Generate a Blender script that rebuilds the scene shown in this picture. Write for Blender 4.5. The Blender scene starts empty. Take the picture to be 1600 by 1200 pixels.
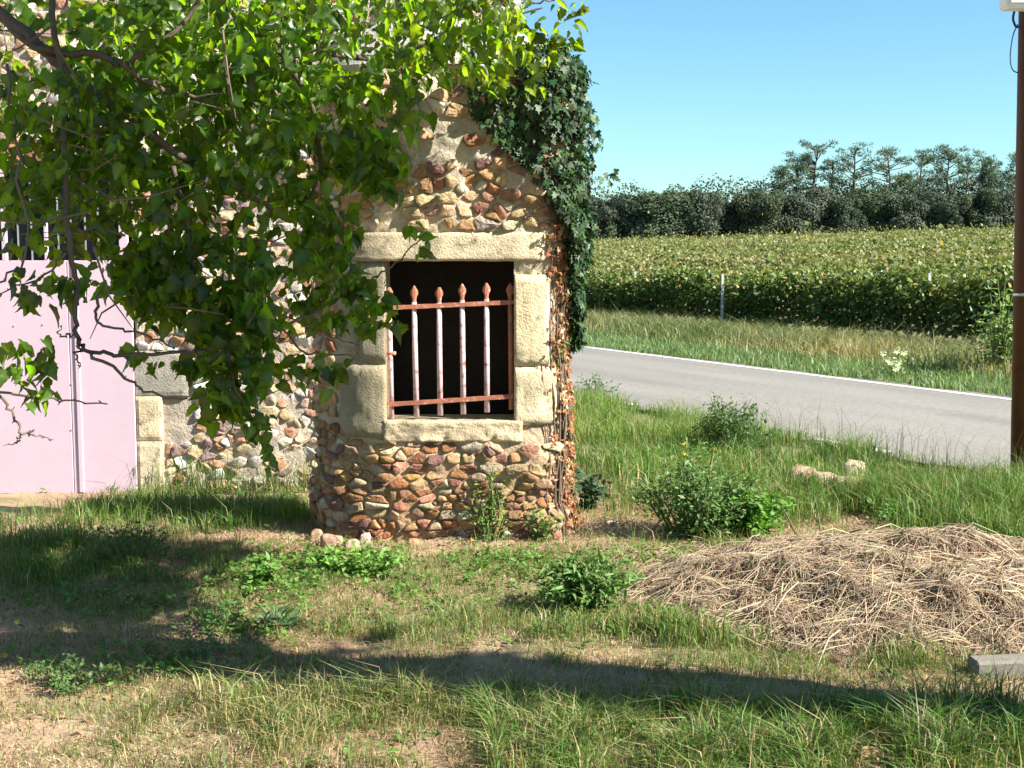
import bpy, math, random
import numpy as np
from mathutils import Vector, Matrix
random.seed(7)
RNG = np.random.default_rng(7)
S = bpy.context.scene
COL = S.collection
R = math.radians

# ------------------------------------------------------------------ camera, sky, sun, exposure
F = 2000.0                      # focal length in pixels of the 1600 px wide photograph
PITCH = math.atan(205 / F)
CAM_H = 1.7
cam = bpy.data.cameras.new('camera')
cam.sensor_width = 36; cam.lens = 36 * F / 1600; cam.clip_start = 0.05; cam.clip_end = 5000
camo = bpy.data.objects.new('camera', cam); COL.objects.link(camo)
camo.location = (0, 0, CAM_H); camo.rotation_euler = (math.pi / 2 - PITCH, 0, 0)
S.camera = camo

SUN_AZ, SUN_EL = R(22), R(37)   # azimuth: from +X turned towards the camera side (-Y)
SD = np.array([math.cos(SUN_AZ) * math.cos(SUN_EL), -math.sin(SUN_AZ) * math.cos(SUN_EL), math.sin(SUN_EL)])
world = bpy.data.worlds.new('World'); S.world = world; world.use_nodes = True
wn = world.node_tree; bg = wn.nodes['Background']
sky = wn.nodes.new('ShaderNodeTexSky'); sky.sky_type = 'NISHITA'; sky.sun_disc = False
sky.sun_elevation = SUN_EL; sky.sun_rotation = math.atan2(SD[0], SD[1])
sky.air_density = 1.0; sky.dust_density = 0.15; sky.ozone_density = 1.0; sky.altitude = 100
tn = wn.nodes.new('ShaderNodeVectorMath'); tn.operation = 'MULTIPLY'; tn.inputs[1].default_value = (.76, 1.12, 1.23)
wn.links.new(sky.outputs[0], tn.inputs[0]); wn.links.new(tn.outputs[0], bg.inputs[0]); bg.inputs[1].default_value = 0.05
sl = bpy.data.lights.new('sun', 'SUN'); sl.energy = 5.0; sl.angle = R(0.55); sl.color = (1.0, 0.95, 0.86)
so = bpy.data.objects.new('sun', sl); COL.objects.link(so)
so.rotation_euler = Vector(SD).to_track_quat('Z', 'Y').to_euler(); so.location = (8, -4, 9)
S.view_settings.view_transform = 'Standard'; S.view_settings.look = 'None'
S.view_settings.exposure = 1.6; S.view_settings.gamma = 1.0; S.view_settings.use_curve_mapping = False
S.cycles.max_bounces = 6; S.cycles.diffuse_bounces = 2; S.cycles.transparent_max_bounces = 6
S.cycles.use_denoising = True

# ------------------------------------------------------------------ pixel <-> world
cp, sp = math.cos(PITCH), math.sin(PITCH)
def ray(px, py):
    u = (px - 800) / F; v = -(py - 600) / F
    return np.array([u, cp + v * sp, -sp + v * cp])
def at(px, py, Y):
    d = ray(px, py); t = Y / d[1]
    return np.array([d[0] * t, Y, CAM_H + d[2] * t])
# ------------------------------------------------------------------ noise
def hash3(i, j, k, s=0):
    n = (i * 374761393 + j * 668265263 + k * 2147483647 + s * 974634777) & 0xffffffff
    n = ((n ^ (n >> 13)) * 1274126177) & 0xffffffff
    n = (n ^ (n >> 16)) & 0xffff
    return n / 65535.0
def vnoise(x, y, z, s=0):
    x = np.asarray(x, float); y = np.asarray(y, float); z = np.asarray(z, float)
    x, y, z = np.broadcast_arrays(x, y, z)
    i = np.floor(x).astype(np.int64); j = np.floor(y).astype(np.int64); k = np.floor(z).astype(np.int64)
    fx, fy, fz = x - i, y - j, z - k
    fx = fx * fx * (3 - 2 * fx); fy = fy * fy * (3 - 2 * fy); fz = fz * fz * (3 - 2 * fz)
    r = 0
    for a in (0, 1):
        for b in (0, 1):
            for c in (0, 1):
                w = (fx if a else 1 - fx) * (fy if b else 1 - fy) * (fz if c else 1 - fz)
                r = r + w * hash3(i + a, j + b, k + c, s)
    return r * 2 - 1
def fbm(x, y, z=0.0, o=3, s=0):
    r = 0; a = 1; f = 1
    for q in range(o):
        r = r + a * vnoise(np.asarray(x) * f, np.asarray(y) * f, np.asarray(z) * f, s + q); a *= .5; f *= 2.03
    return r
def sm(a, b, x):
    t = np.clip((x - a) / (b - a), 0, 1); return t * t * (3 - 2 * t)

# ------------------------------------------------------------------ ground heights
TH = R(28.3); NX, NY = math.cos(TH), math.sin(TH); TX, TY = -math.sin(TH), math.cos(TH)
ROAD_A, ROAD_B = 7.98, 12.25
def offD(x, y): return x * NX + y * NY
def gz(x, y):
    x = np.asarray(x, float); y = np.asarray(y, float)
    D = offD(x, y)
    near = 1 - sm(7.2, 7.8, D)
    z = near * (0.022 * fbm(x * 1.3, y * 1.3, 0, 3, 3) + 0.010 * fbm(x * 6, y * 6, 0, 2, 9))
    z = z - 0.25 * sm(7.9, 10.0, y) * sm(0.1, -1.2, x) * near
    z = z - 0.045 * sm(7.5, 7.9, D)
    z = z + 0.07 * sm(12.3, 13.2, D) - 0.33 * sm(14, 18.8, D)
    z = z + 0.034 * np.clip(D - 20, 0, 112) + 0.02 * np.clip(D - 132, 0, 60)
    z = z + sm(13, 15, D) * 0.05 * fbm(x * .5, y * .5, 0, 2, 5)
    return z
def G(px, py):
    d = ray(px, py); t = 1.7 / -d[2]
    for _ in range(12):
        p = d * t; t = (CAM_H - float(gz(p[0], p[1]))) / -d[2]
    p = d * t; return np.array([p[0], p[1], float(gz(p[0], p[1]))])

# ------------------------------------------------------------------ object helpers
def tag(o, label=None, cat=None, group=None, kind=None):
    if label: o['label'] = label
    if cat: o['category'] = cat
    if group: o['group'] = group
    if kind: o['kind'] = kind
    return o
def empty(name, loc, label=None, cat=None, group=None):
    o = bpy.data.objects.new(name, None); COL.objects.link(o); o.location = [float(c) for c in loc]
    o.empty_display_size = .1
    return tag(o, label, cat, group)
def mk(name, V, Fc, mat, parent=None, col=None, smooth=False, local=True):
    """one mesh object; V are world coordinates, moved into the parent's frame"""
    V = np.asarray(V, dtype=np.float32).reshape(-1, 3)
    if parent is not None and local:
        V = V - np.array(parent.matrix_basis.translation, dtype=np.float32)
    me = bpy.data.meshes.new(name)
    if isinstance(Fc, np.ndarray):
        n, k = Fc.shape
        me.vertices.add(len(V)); me.vertices.foreach_set('co', V.ravel())
        me.loops.add(n * k); me.loops.foreach_set('vertex_index', Fc.astype(np.int32).ravel())
        me.polygons.add(n); me.polygons.foreach_set('loop_start', np.arange(0, n * k, k, dtype=np.int32))
        me.polygons.foreach_set('loop_total', np.full(n, k, dtype=np.int32))
        me.update(calc_edges=True)
    else:
        me.from_pydata(V.tolist(), [], Fc); me.update()
    if smooth: me.polygons.foreach_set('use_smooth', np.ones(len(me.polygons), dtype=bool))
    if col is not None:
        c = np.ones((len(V), 4), dtype=np.float32); c[:, :3] = col
        a = me.color_attributes.new('Col', 'FLOAT_COLOR', 'POINT'); a.data.foreach_set('color', c.ravel())
    if mat: me.materials.append(mat)
    o = bpy.data.objects.new(name, me); COL.objects.link(o)
    if parent is not None: o.parent = parent
    return o
class MB:
    def __init__(s): s.v = []; s.f = []; s.c = []
    def add(s, V, Fc, c=None):
        b = len(s.v); s.v += [tuple(map(float, p)) for p in V]; s.f += [[b + i for i in f] for f in Fc]
        s.c += [tuple(c) if c is not None else (1, 1, 1)] * len(V)
    def box(s, x0, x1, y0, y1, z0, z1, c=None, bev=0.0):
        V = []; 
        if bev <= 0:
            for z in (z0, z1):
                for y in (y0, y1):
                    for x in (x0, x1): V.append((x, y, z))
            s.add(V, [(0, 2, 3, 1), (4, 5, 7, 6), (0, 1, 5, 4), (2, 6, 7, 3), (0, 4, 6, 2), (1, 3, 7, 5)], c); return
        b = bev
        for (x, dx) in ((x0, 1), (x1, -1)):
            for (y, dy) in ((y0, 1), (y1, -1)):
                for (z, dz) in ((z0, 1), (z1, -1)):
                    V += [(x, y + dy * b, z + dz * b), (x + dx * b, y, z + dz * b), (x + dx * b, y + dy * b, z)]
        bmh = __import__('bmesh'); bm = bmh.new()
        for p in V: bm.verts.new(p)
        bmh.ops.convex_hull(bm, input=bm.verts[:]); bm.verts.index_update()
        s.add([v.co[:] for v in bm.verts], [[v.index for v in f.verts] for f in bm.faces], c); bm.free()
    def tube(s, pts, rad, n=7, c=None, cap=True):
        pts = [Vector(p) for p in pts]
        if not hasattr(rad, '__len__'): rad = [rad] * len(pts)
        V = []; prev = None
        for i, p in enumerate(pts):
            t = (pts[min(i + 1, len(pts) - 1)] - pts[max(i - 1, 0)]).normalized()
            a = prev if prev is not None else (Vector((0, 0, 1)) if abs(t.z) < .9 else Vector((1, 0, 0)))
            x = (a - t * a.dot(t)).normalized(); y = t.cross(x); prev = x
            for k in range(n):
                an = 2 * math.pi * k / n
                V.append(p + (x * math.cos(an) + y * math.sin(an)) * rad[i])
        Fc = []
        for i in range(len(pts) - 1):
            for k in range(n):
                k2 = (k + 1) % n
                Fc.append((i * n + k, i * n + k2, (i + 1) * n + k2, (i + 1) * n + k))
        if cap: Fc += [tuple(range(n))[::-1], tuple((len(pts) - 1) * n + k for k in range(n))]
        s.add(V, Fc, c)
    def build(s, name, mat, parent=None, smooth=False, col=False):
        return mk(name, s.v, s.f, mat, parent, np.array(s.c) if col else None, smooth)
def spline(pts, n=6):
    """Catmull-Rom through points"""
    P = [Vector(p) for p in pts]; P = [P[0] * 2 - P[1]] + P + [P[-1] * 2 - P[-2]]
    out = []
    for i in range(1, len(P) - 2):
        for k in range(n):
            t = k / n; a, b, c, d = P[i - 1:i + 3]
            out.append(.5 * ((2 * b) + (c - a) * t + (2 * a - 5 * b + 4 * c - d) * t * t + (3 * b - a - 3 * c + d) * t ** 3))
    return out + [P[-2]]

# ------------------------------------------------------------------ materials
def newmat(name):
    m = bpy.data.materials.new(name); m.use_nodes = True
    return m, m.node_tree.nodes, m.node_tree.links, m.node_tree.nodes['Principled BSDF']
def N(ns, t, **kw):
    n = ns.new(t)
    for k, v in kw.items(): setattr(n, k, v)
    return n
def surf(name, base=None, rough=.85, bump=0.4, scale=20, dist=.01, var=.25, spots=None, spec=.3, metal=0, low=3):
    """solid surface; base=None takes the mesh's own colour attribute; noise varies it and roughens the relief"""
    m, ns, L, b = newmat(name)
    tc = N(ns, 'ShaderNodeTexCoord')
    n1 = N(ns, 'ShaderNodeTexNoise'); n1.inputs['Scale'].default_value = scale; n1.inputs['Detail'].default_value = 8; n1.inputs['Roughness'].default_value = .65
    n2 = N(ns, 'ShaderNodeTexNoise'); n2.inputs['Scale'].default_value = low; n2.inputs['Detail'].default_value = 5
    L.new(tc.outputs['Object'], n1.inputs[0]); L.new(tc.outputs['Object'], n2.inputs[0])
    if base is None:
        a = N(ns, 'ShaderNodeAttribute', attribute_name='Col'); src = a.outputs['Color']
    else:
        a = N(ns, 'ShaderNodeRGB'); a.outputs[0].default_value = (*base, 1); src = a.outputs[0]
    add = N(ns, 'ShaderNodeMath', operation='ADD'); L.new(n1.outputs[0], add.inputs[0]); L.new(n2.outputs[0], add.inputs[1])
    mr = N(ns, 'ShaderNodeMapRange'); mr.inputs[1].default_value = .65; mr.inputs[2].default_value = 1.35
    mr.inputs[3].default_value = 1 - var; mr.inputs[4].default_value = 1 + var
    L.new(add.outputs[0], mr.inputs[0])
    mx = N(ns, 'ShaderNodeVectorMath', operation='SCALE'); L.new(src, mx.inputs[0]); L.new(mr.outputs[0], mx.inputs['Scale'])
    out = mx.outputs[0]
    if spots:
        sc, colr, lo, hi = spots
        n3 = N(ns, 'ShaderNodeTexNoise'); n3.inputs['Scale'].default_value = sc; n3.inputs['Detail'].default_value = 6; L.new(tc.outputs['Object'], n3.inputs[0])
        r = N(ns, 'ShaderNodeMapRange'); r.inputs[1].default_value = lo; r.inputs[2].default_value = hi; L.new(n3.outputs[0], r.inputs[0])
        mm = N(ns, 'ShaderNodeMix', data_type='RGBA'); L.new(r.outputs[0], mm.inputs[0]); L.new(out, mm.inputs[6]); mm.inputs[7].default_value = (*colr, 1)
        out = mm.outputs[2]
    L.new(out, b.inputs['Base Color'])
    b.inputs['Roughness'].default_value = rough; b.inputs['Specular IOR Level'].default_value = spec; b.inputs['Metallic'].default_value = metal
    if bump:
        bp = N(ns, 'ShaderNodeBump'); bp.inputs['Strength'].default_value = bump; bp.inputs['Distance'].default_value = dist
        L.new(n1.outputs[0], bp.inputs['Height']); L.new(bp.outputs[0], b.inputs['Normal'])
    return m
def leafy(name, trans=.4, rough=.45, spec=.4, tcol=(1.25, 1.35, .55)):
    m, ns, L, b = newmat(name)
    a = N(ns, 'ShaderNodeAttribute', attribute_name='Col')
    L.new(a.outputs['Color'], b.inputs['Base Color'])
    b.inputs['Roughness'].default_value = rough; b.inputs['Specular IOR Level'].default_value = spec
    t = N(ns, 'ShaderNodeBsdfTranslucent')
    mu = N(ns, 'ShaderNodeVectorMath', operation='MULTIPLY'); L.new(a.outputs['Color'], mu.inputs[0]); mu.inputs[1].default_value = tcol
    L.new(mu.outputs[0], t.inputs[0])
    mx = N(ns, 'ShaderNodeMixShader'); mx.inputs[0].default_value = trans
    L.new(b.outputs[0], mx.inputs[1]); L.new(t.outputs[0], mx.inputs[2])
    L.new(mx.outputs[0], ns['Material Output'].inputs[0])
    return m
M = {}
M['stone'] = surf('rubble_stone', None, .9, 1.0, 34, .028, .45, low=13)
M['ashlar'] = surf('dressed_limestone', None, .95, 1.0, 75, .014, .30, spots=(14, (.22, .19, .13), .55, .72), low=7)
M['mortar'] = surf('lime_mortar', None, .95, 1.0, 36, .024, .34, low=5)
M['dark_inside'] = surf('shade_dark_interior', (.03, .022, .016), .95, .3, 20)  # near-black colour stands in for the deep shade inside the openings
M['ground'] = surf('ground_soil', None, .97, .8, 30, .02, .32, low=6)
M['leaf'] = leafy('tree_leaf', .52, .36, .5, (6.2, 5.4, .9))
M['ivy'] = leafy('ivy_leaf', .15, .5, .3, (1.1, 1.3, .6))
M['dead'] = leafy('dead_leaf', .25, .8, .2, (1.2, .8, .5))
M['grass'] = leafy('grass_blade', .35, .5, .35, (1.15, 1.25, .6))
M['far_leaf'] = leafy('distant_foliage', .18, .7, .2, (1.1, 1.25, .6))
M['vine_leaf'] = leafy('vine_leaf', .3, .5, .4, (1.3, 1.3, .5))
M['straw'] = leafy('straw', .2, .6, .35, (1.1, .95, .7))
M['bark'] = surf('bark', (.10, .075, .055), .9, .8, 30, .012, .35)
M['twig'] = surf('twig_bark', (.13, .095, .07), .8, .3, 60, .003, .25)
M['pine_bark'] = surf('pine_bark', (.10, .075, .06), .9, .3, 8, .02, .3)
M['iron'] = surf('painted_iron', (.55, .40, .42), .55, .35, 70, .002, .18, spots=(26, (.30, .11, .055), .53, .66), spec=.4)
M['rust'] = surf('rusted_iron', (.36, .13, .075), .8, .5, 80, .002, .35, spots=(50, (.50, .34, .33), .58, .7))
M['door'] = surf('pink_door_paint', (.55, .415, .475), .5, .05, 14, .002, .05, spots=(30, (.50, .40, .44), .70, .82), low=1.2, spec=.35)
M['pole'] = surf('brown_pole', (.085, .030, .011), .6, .2, 30, .003, .25, spec=.3)
M['white'] = surf('white_casing', (.75, .75, .73), .45, .05, 10, .001, .05)
M['cable'] = surf('blue_black_cable', (.02, .03, .09), .5, 0, 10)
M['metal'] = surf('galvanised_metal', (.55, .55, .56), .4, .1, 30, .001, .15, metal=.8)
M['asphalt'] = surf('worn_asphalt', (.25, .235, .21), .9, .9, 90, .010, .30, low=22)
M['paint'] = surf('worn_road_paint', (.70, .69, .64), .8, .3, 70, .002, .15, spots=(16, (.25, .24, .22), .50, .60))
M['post'] = surf('pale_vineyard_post', (.55, .56, .56), .6, .2, 30, .003, .15)
M['tile'] = surf('roof_tile', (.42, .2, .11), .85, .4, 20, .005, .3)
M['ledge'] = surf('grey_ledge', (.30, .31, .32), .85, .5, 40, .004, .25)
M['slab'] = surf('concrete_slab', (.20, .18, .15), .9, .6, 40, .004, .25)
gm, gns, gL, gb = newmat('window_glass'); gb.inputs['Base Color'].default_value = (.012, .016, .022, 1); gb.inputs['Roughness'].default_value = .3; gb.inputs['Specular IOR Level'].default_value = .12; gb.inputs['Base Color'].default_value = (.006, .008, .012, 1)
M['glass'] = gm

# ------------------------------------------------------------------ ground sheet
def axis(lo, hi, step, far_lo, far_hi, g=1.13):
    a = list(np.arange(lo, hi, step)); s = step
    while a[-1] < far_hi: s *= g; a.append(a[-1] + s)
    s = step; b = [lo]
    while b[-1] > far_lo: s *= g; b.append(b[-1] - s)
    return np.array(b[:0:-1] + a)
gx = axis(-5.0, 6.5, .06, -900, 900); gy = axis(3.2, 13.5, .06, -60, 1500)
X, Y = np.meshgrid(gx, gy); Z = gz(X, Y)
nx, ny = len(gx), len(gy)
idx = np.arange(nx * ny).reshape(ny, nx)
quads = np.stack([idx[:-1, :-1], idx[:-1, 1:], idx[1:, 1:], idx[1:, :-1]], -1).reshape(-1, 4)
D = offD(X, Y)
dry = np.array([.40, .275, .18]); soil = np.array([.27, .165, .105]); green = np.array([.10, .14, .04]); sand = np.array([.50, .42, .33])
k = np.clip(.5 + .55 * fbm(X * 1.1, Y * 1.1, 0, 3, 21), 0, 1)[..., None]
c = dry * (1 - k) + soil * k
k = (sm(.1, .7, fbm(X * .9 + 5, Y * 1.2, 0, 3, 33)))[..., None] * .6
c = c * (1 - k) + green * k
kk = (sm(.35, .8, X) * sm(8.2, 9.2, Y))[..., None]; c = c * (1 - kk * .85) + green * kk * .85
kk = (sm(12.1, 13, D))[..., None]; c = c * (1 - kk) + np.array([.17, .15, .07]) * kk
pw = G(60, 800)
kk = (sm(.62, .2, np.abs(Y - pw[1] - .25)) * sm(-2.35, -2.7, X + .25 * fbm(X * 3, Y * 3, 0, 2, 8)))[..., None]; c = c * (1 - kk) + sand * kk
mk('ground', np.stack([X, Y, Z], -1), quads, M['ground'], col=c.reshape(-1, 3), smooth=True)['kind'] = 'structure'

# ------------------------------------------------------------------ road with its markings
def strip(name, a, b, z, mat, s0=-60, s1=220, n=400, m=2, wob=0.0):
    V = []; 
    ss = np.linspace(s0, s1, n)
    for i, s in enumerate(ss):
        for j in range(m):
            d = a + (b - a) * j / (m - 1)
            if wob and j in (0, m - 1): d += (1 if j else -1) * wob * float(fbm(s * 1.7, j * 7.0, 0, 3, 2))
            V.append((NX * d + TX * s, NY * d + TY * s, z))
    Fc = np.array([(i * m + j, i * m + j + 1, (i + 1) * m + j + 1, (i + 1) * m + j) for i in range(n - 1) for j in range(m - 1)])[:, ::-1]
    o = mk(name, V, Fc.copy(), mat); o['kind'] = 'structure'; return o
m_ = 22; V = []; Cc = []
for sv in np.linspace(-60, 220, 1400):
    for j in range(m_):
        t = j / (m_ - 1); d = ROAD_A - .12 + (ROAD_B - ROAD_A + .27) * t
        if j in (0, m_ - 1): d += (1 if j else -1) * .10 * float(fbm(sv * 1.7, j * 7.0, 0, 3, 2))
        V.append((NX * d + TX * sv, NY * d + TY * sv, -.004))
        tr = sum(math.exp(-((t - c0) / .045) ** 2) for c0 in (.14, .38, .62, .86))
        Cc.append((t, tr, sv))
Cc = np.array(Cc); sh = 1 - .10 * Cc[:, 1] + .10 * fbm(Cc[:, 0] * 9, Cc[:, 2] * .35, 0, 3, 12) - .16 * (fbm(Cc[:, 0] * 5, Cc[:, 2] * .12, 3, 2, 14) > .45) - .18 * sm(.93, 1.0, Cc[:, 0]) - .22 * sm(.07, 0, Cc[:, 0])
cw = np.array([.225, .212, .192])[None] * sh[:, None] * np.array([1, .99, .97])
a_ = (np.arange(1399)[:, None] * m_ + np.arange(m_ - 1)[None]).ravel()
M['road'] = surf('sun_bleached_asphalt', None, .9, .9, 90, .010, .24, low=14)
mk('road', V, np.stack([a_ + m_, a_ + m_ + 1, a_ + 1, a_], 1), M['road'], col=cw)['kind'] = 'structure'
mb = MB()
def quadstrip(mb, a, b, s0, s1, z):
    n = max(2, int((s1 - s0) / .5)); V = []; Fc = []
    for i in range(n + 1):
        s = s0 + (s1 - s0) * i / n
        V += [(NX * a + TX * s, NY * a + TY * s, z), (NX * b + TX * s, NY * b + TY * s, z)]
        if i: Fc.append((2 * i - 2, 2 * i - 1, 2 * i + 1, 2 * i))
    mb.add(V, [f[::-1] for f in Fc])
quadstrip(mb, ROAD_B - .16, ROAD_B - .03, -20, 160, .001)
g = G(1368, 700); s = g[0] * TX + g[1] * TY
for k in range(-1, 14): quadstrip(mb, ROAD_A - .04, ROAD_A + .07, s - .45 + k * 3.9, s + .45 + k * 3.9, .001)
mb.build('road_markings', M['paint'])['kind'] = 'structure'

# ------------------------------------------------------------------ rubble stones (cells of an irregular bond)
def clip(poly, px_, py_, nx_, ny_):
    out = []; n = len(poly)
    for i in range(n):
        a, b = poly[i], poly[(i + 1) % n]
        da = (a[0] - px_) * nx_ + (a[1] - py_) * ny_; db = (b[0] - px_) * nx_ + (b[1] - py_) * ny_
        if da <= 0: out.append(a)
        if da * db < 0:
            t = da / (da - db); out.append((a[0] + (b[0] - a[0]) * t, a[1] + (b[1] - a[1]) * t))
    return out
def cells(u0, u1, z0, z1, w, h, rnd, holes=(), asp=1.35):
    seeds = []; z = z0 - h
    while z < z1 + h:
        hh = h * rnd.uniform(.65, 1.35); u = u0 - w * rnd.random()
        while u < u1 + w:
            ww = w * rnd.choice((.35, .5, .7, .9, 1.2, 1.7)) * rnd.uniform(.8, 1.2)
            seeds.append((u + ww / 2, z + hh / 2 + hh * rnd.uniform(-.42, .42))); u += ww
        z += hh
    A = np.array(seeds); B = A * [1, asp]; res = []
    for i, sd in enumerate(seeds):
        if not (u0 - w * .1 < sd[0] < u1 + w * .1 and z0 < sd[1] < z1): continue
        d2 = ((B - B[i]) ** 2).sum(1); nb = np.argsort(d2)[1:16]
        poly = [(sd[0] - w, sd[1] - h), (sd[0] + w, sd[1] - h), (sd[0] + w, sd[1] + h), (sd[0] - w, sd[1] + h)]
        for j in nb:
            nxx = (A[j, 0] - sd[0]); nyy = (A[j, 1] - sd[1]) * asp * asp
            poly = clip(poly, (A[j, 0] + sd[0]) / 2, (A[j, 1] + sd[1]) / 2, nxx, nyy)
            if len(poly) < 3: break
        if len(poly) < 3: continue
        bad = False
        for (a, b, c_, d_) in holes:
            cx = sum(p[0] for p in poly) / len(poly); cy = sum(p[1] for p in poly) / len(poly)
            if a < cx < b and c_ < cy < d_: bad = True; break
            dd = [(a - cx, 0), (cx - b, 1), (c_ - cy, 2), (cy - d_, 3)]
            side = max(dd)[1]
            q = {0: (a, 0, 1, 0), 1: (b, 0, -1, 0), 2: (0, c_, 0, 1), 3: (0, d_, 0, -1)}[side]
            if any(a < p[0] < b and c_ < p[1] < d_ for p in poly) or abs(cx - (a + b) / 2) < (b - a) / 2 + w and abs(cy - (c_ + d_) / 2) < (d_ - c_) / 2 + h:
                poly = clip(poly, *q)
                if len(poly) < 3: bad = True; break
        if bad: continue
        res.append(poly)
    return res
STONES = [(.36, .17, .08), (.42, .23, .11), (.48, .33, .18), (.54, .40, .25), (.56, .47, .34), (.40, .20, .13), (.27, .15, .12), (.48, .34, .20), (.46, .27, .12), (.50, .30, .15)]
WALLST = [(.60, .54, .44), (.52, .40, .27), (.52, .30, .18), (.45, .22, .13), (.58, .42, .27), (.66, .62, .55), (.32, .20, .19), (.52, .47, .40), (.54, .36, .20), (.50, .38, .28)]
def stone_geo(poly, gap, proud, rnd, surf_fn, keep=9):
    """surf_fn(u, z, d) -> world point; returns verts, faces of one rounded rubble stone"""
    cx = sum(p[0] for p in poly) / len(poly); cy = sum(p[1] for p in poly) / len(poly)
    q = []
    n = len(poly)
    for i in range(n):                                   # cut corners
        a, b = poly[i], poly[(i + 1) % n]
        t = rnd.uniform(.07, .24)
        q.append((a[0] + (b[0] - a[0]) * t, a[1] + (b[1] - a[1]) * t)); q.append((a[0] + (b[0] - a[0]) * (1 - t), a[1] + (b[1] - a[1]) * (1 - t)))
    while len(q) > keep + 1:
        L_ = [math.dist(q[i], q[(i + 1) % len(q)]) for i in range(len(q))]; i = L_.index(min(L_)); j = (i + 1) % len(q)
        q[i] = ((q[i][0] + q[j][0]) / 2, (q[i][1] + q[j][1]) / 2); q.pop(j)
    q2 = []
    for (x, y) in q:
        r = math.hypot(x - cx, y - cy) + 1e-6; k_ = max(.25, (r - gap * rnd.uniform(.1, 1.9)) / r)
        q2.append((cx + (x - cx) * k_, cy + (y - cy) * k_))
    n = len(q2); V = []; tx, ty = rnd.uniform(-.25, .25), rnd.uniform(-.3, .3)
    size = max(.02, math.sqrt(abs(sum(q2[i][0] * q2[(i + 1) % n][1] - q2[(i + 1) % n][0] * q2[i][1] for i in range(n)) / 2)))
    for (k_, d) in ((1, -.03), (.93, proud * .8), (.66, proud)):
        for (x, y) in q2:
            dd = d + ((x - cx) * tx + (y - cy) * ty if d > 0 else 0) + (rnd.uniform(-.1, .1) * size if k_ < .9 else 0) * .5
            V.append(surf_fn(cx + (x - cx) * k_, cy + (y - cy) * k_, dd))
    V.append(surf_fn(cx, cy, proud * 1.05 + rnd.uniform(-.05, .05) * size))
    Fc = []
    for r_ in range(2):
        for i in range(n):
            j = (i + 1) % n; Fc.append((r_ * n + i, r_ * n + j, (r_ + 1) * n + j, (r_ + 1) * n + i))
    for i in range(n): Fc.append((2 * n + i, 2 * n + (i + 1) % n, 3 * n))
    return V, Fc, size
def lay_stones(polys, parent, surf_fn, rnd, palette, gap, proud, drop=None, limit=300, vis=None):
    todo = []
    for p in polys:
        cx = sum(a[0] for a in p) / len(p); cy = sum(a[1] for a in p) / len(p)
        if drop and rnd.random() < drop(cx, cy): continue
        V, Fc, size = stone_geo(p, gap, rnd.uniform(*proud), rnd, surf_fn)
        if size < .017: continue
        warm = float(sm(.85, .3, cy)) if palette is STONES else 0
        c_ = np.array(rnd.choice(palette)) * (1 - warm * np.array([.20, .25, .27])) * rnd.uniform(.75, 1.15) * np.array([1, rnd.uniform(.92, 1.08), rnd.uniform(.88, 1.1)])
        seen = vis(cx, cy) if vis else True
        todo.append((0 if seen else 1, -size, V, Fc, c_))
    todo.sort(key=lambda a: (a[0], a[1]))
    rest = MB()
    for i, (_, _, V, Fc, c_) in enumerate(todo):
        if i < limit: mk('stone', V, Fc, M['stone'], parent, col=np.tile(c_, (len(V), 1)), smooth=bool(i % 3 == 0))
        else: rest.add(V, Fc, c_)
    if rest.v:
        o = rest.build('stone_fill', M['stone'], parent, True, True); o['kind'] = 'stuff'

# ------------------------------------------------------------------ round-cornered stone tower
TY0 = 7.5
def arc(cx, cy, r, a0, a1, n): return [(cx + r * math.cos(R(a0 + (a1 - a0) * i / n)), cy + r * math.sin(R(a0 + (a1 - a0) * i / n))) for i in range(n + 1)]
plan = [(-.75, 8.25)] + arc(-.74, 7.96, .46, 140, 270, 24) + [(-.4, TY0 - .006), (-.1, TY0 - .004)] + arc(.11, 7.72, .22, 272, 362, 14) + [(.28, 7.98), (.1, 8.15), (-.2, 8.24)]
PL = np.array(plan); PLc = np.vstack([PL, PL[:1]])
seg = np.r_[0, np.cumsum(np.hypot(*np.diff(PLc, axis=0).T))]; PER = seg[-1]
def planP(u):
    u = np.mod(u, PER); return np.stack([np.interp(u, seg, PLc[:, 0]), np.interp(u, seg, PLc[:, 1])], -1)
def planN(u):
    a, b = planP(np.asarray(u) - .02), planP(np.asarray(u) + .02); t = b - a; t /= np.linalg.norm(t, axis=-1, keepdims=True) + 1e-9
    return np.stack([t[..., 1], -t[..., 0]], -1)
i0 = 1 + 24
U_F = seg[i0 + 1]; X_F = PLc[i0 + 1, 0]       # u on the flat front where x = X_F
def u_of_x(x): return U_F + (x - X_F)
def z_at(py): return at(700, py, TY0)[2]
def x_at(px, py=550): return at(px, py, TY0)[0]
def bulge(u, z): return .030 * fbm(np.asarray(u) * 4, np.asarray(z) * 4, 0, 3, 41) + .02 * sm(.7, 0, z)
def towerS(u, z, d):
    p = planP(u); n = planN(u); dd = d + bulge(u, z)
    return np.array([p[..., 0] + n[..., 0] * dd, p[..., 1] + n[..., 1] * dd, z + 0 * dd]).T if np.ndim(u) else (float(p[0] + n[0] * dd), float(p[1] + n[1] * dd), float(z))
tower = empty('stone_tower', (-.4, 7.9, 0), 'rounded rubble stone tower with a barred window and ivy down its right side', 'tower')
WX0, WX1 = x_at(603), x_at(803); WZ0, WZ1 = z_at(657), z_at(408)
TOP = 2.78
nu, nz = 190, 170
us = np.linspace(0, PER, nu, endpoint=False)
front = (us > u_of_x(WX0) - .1) & (us < u_of_x(WX1) + .1)
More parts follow.
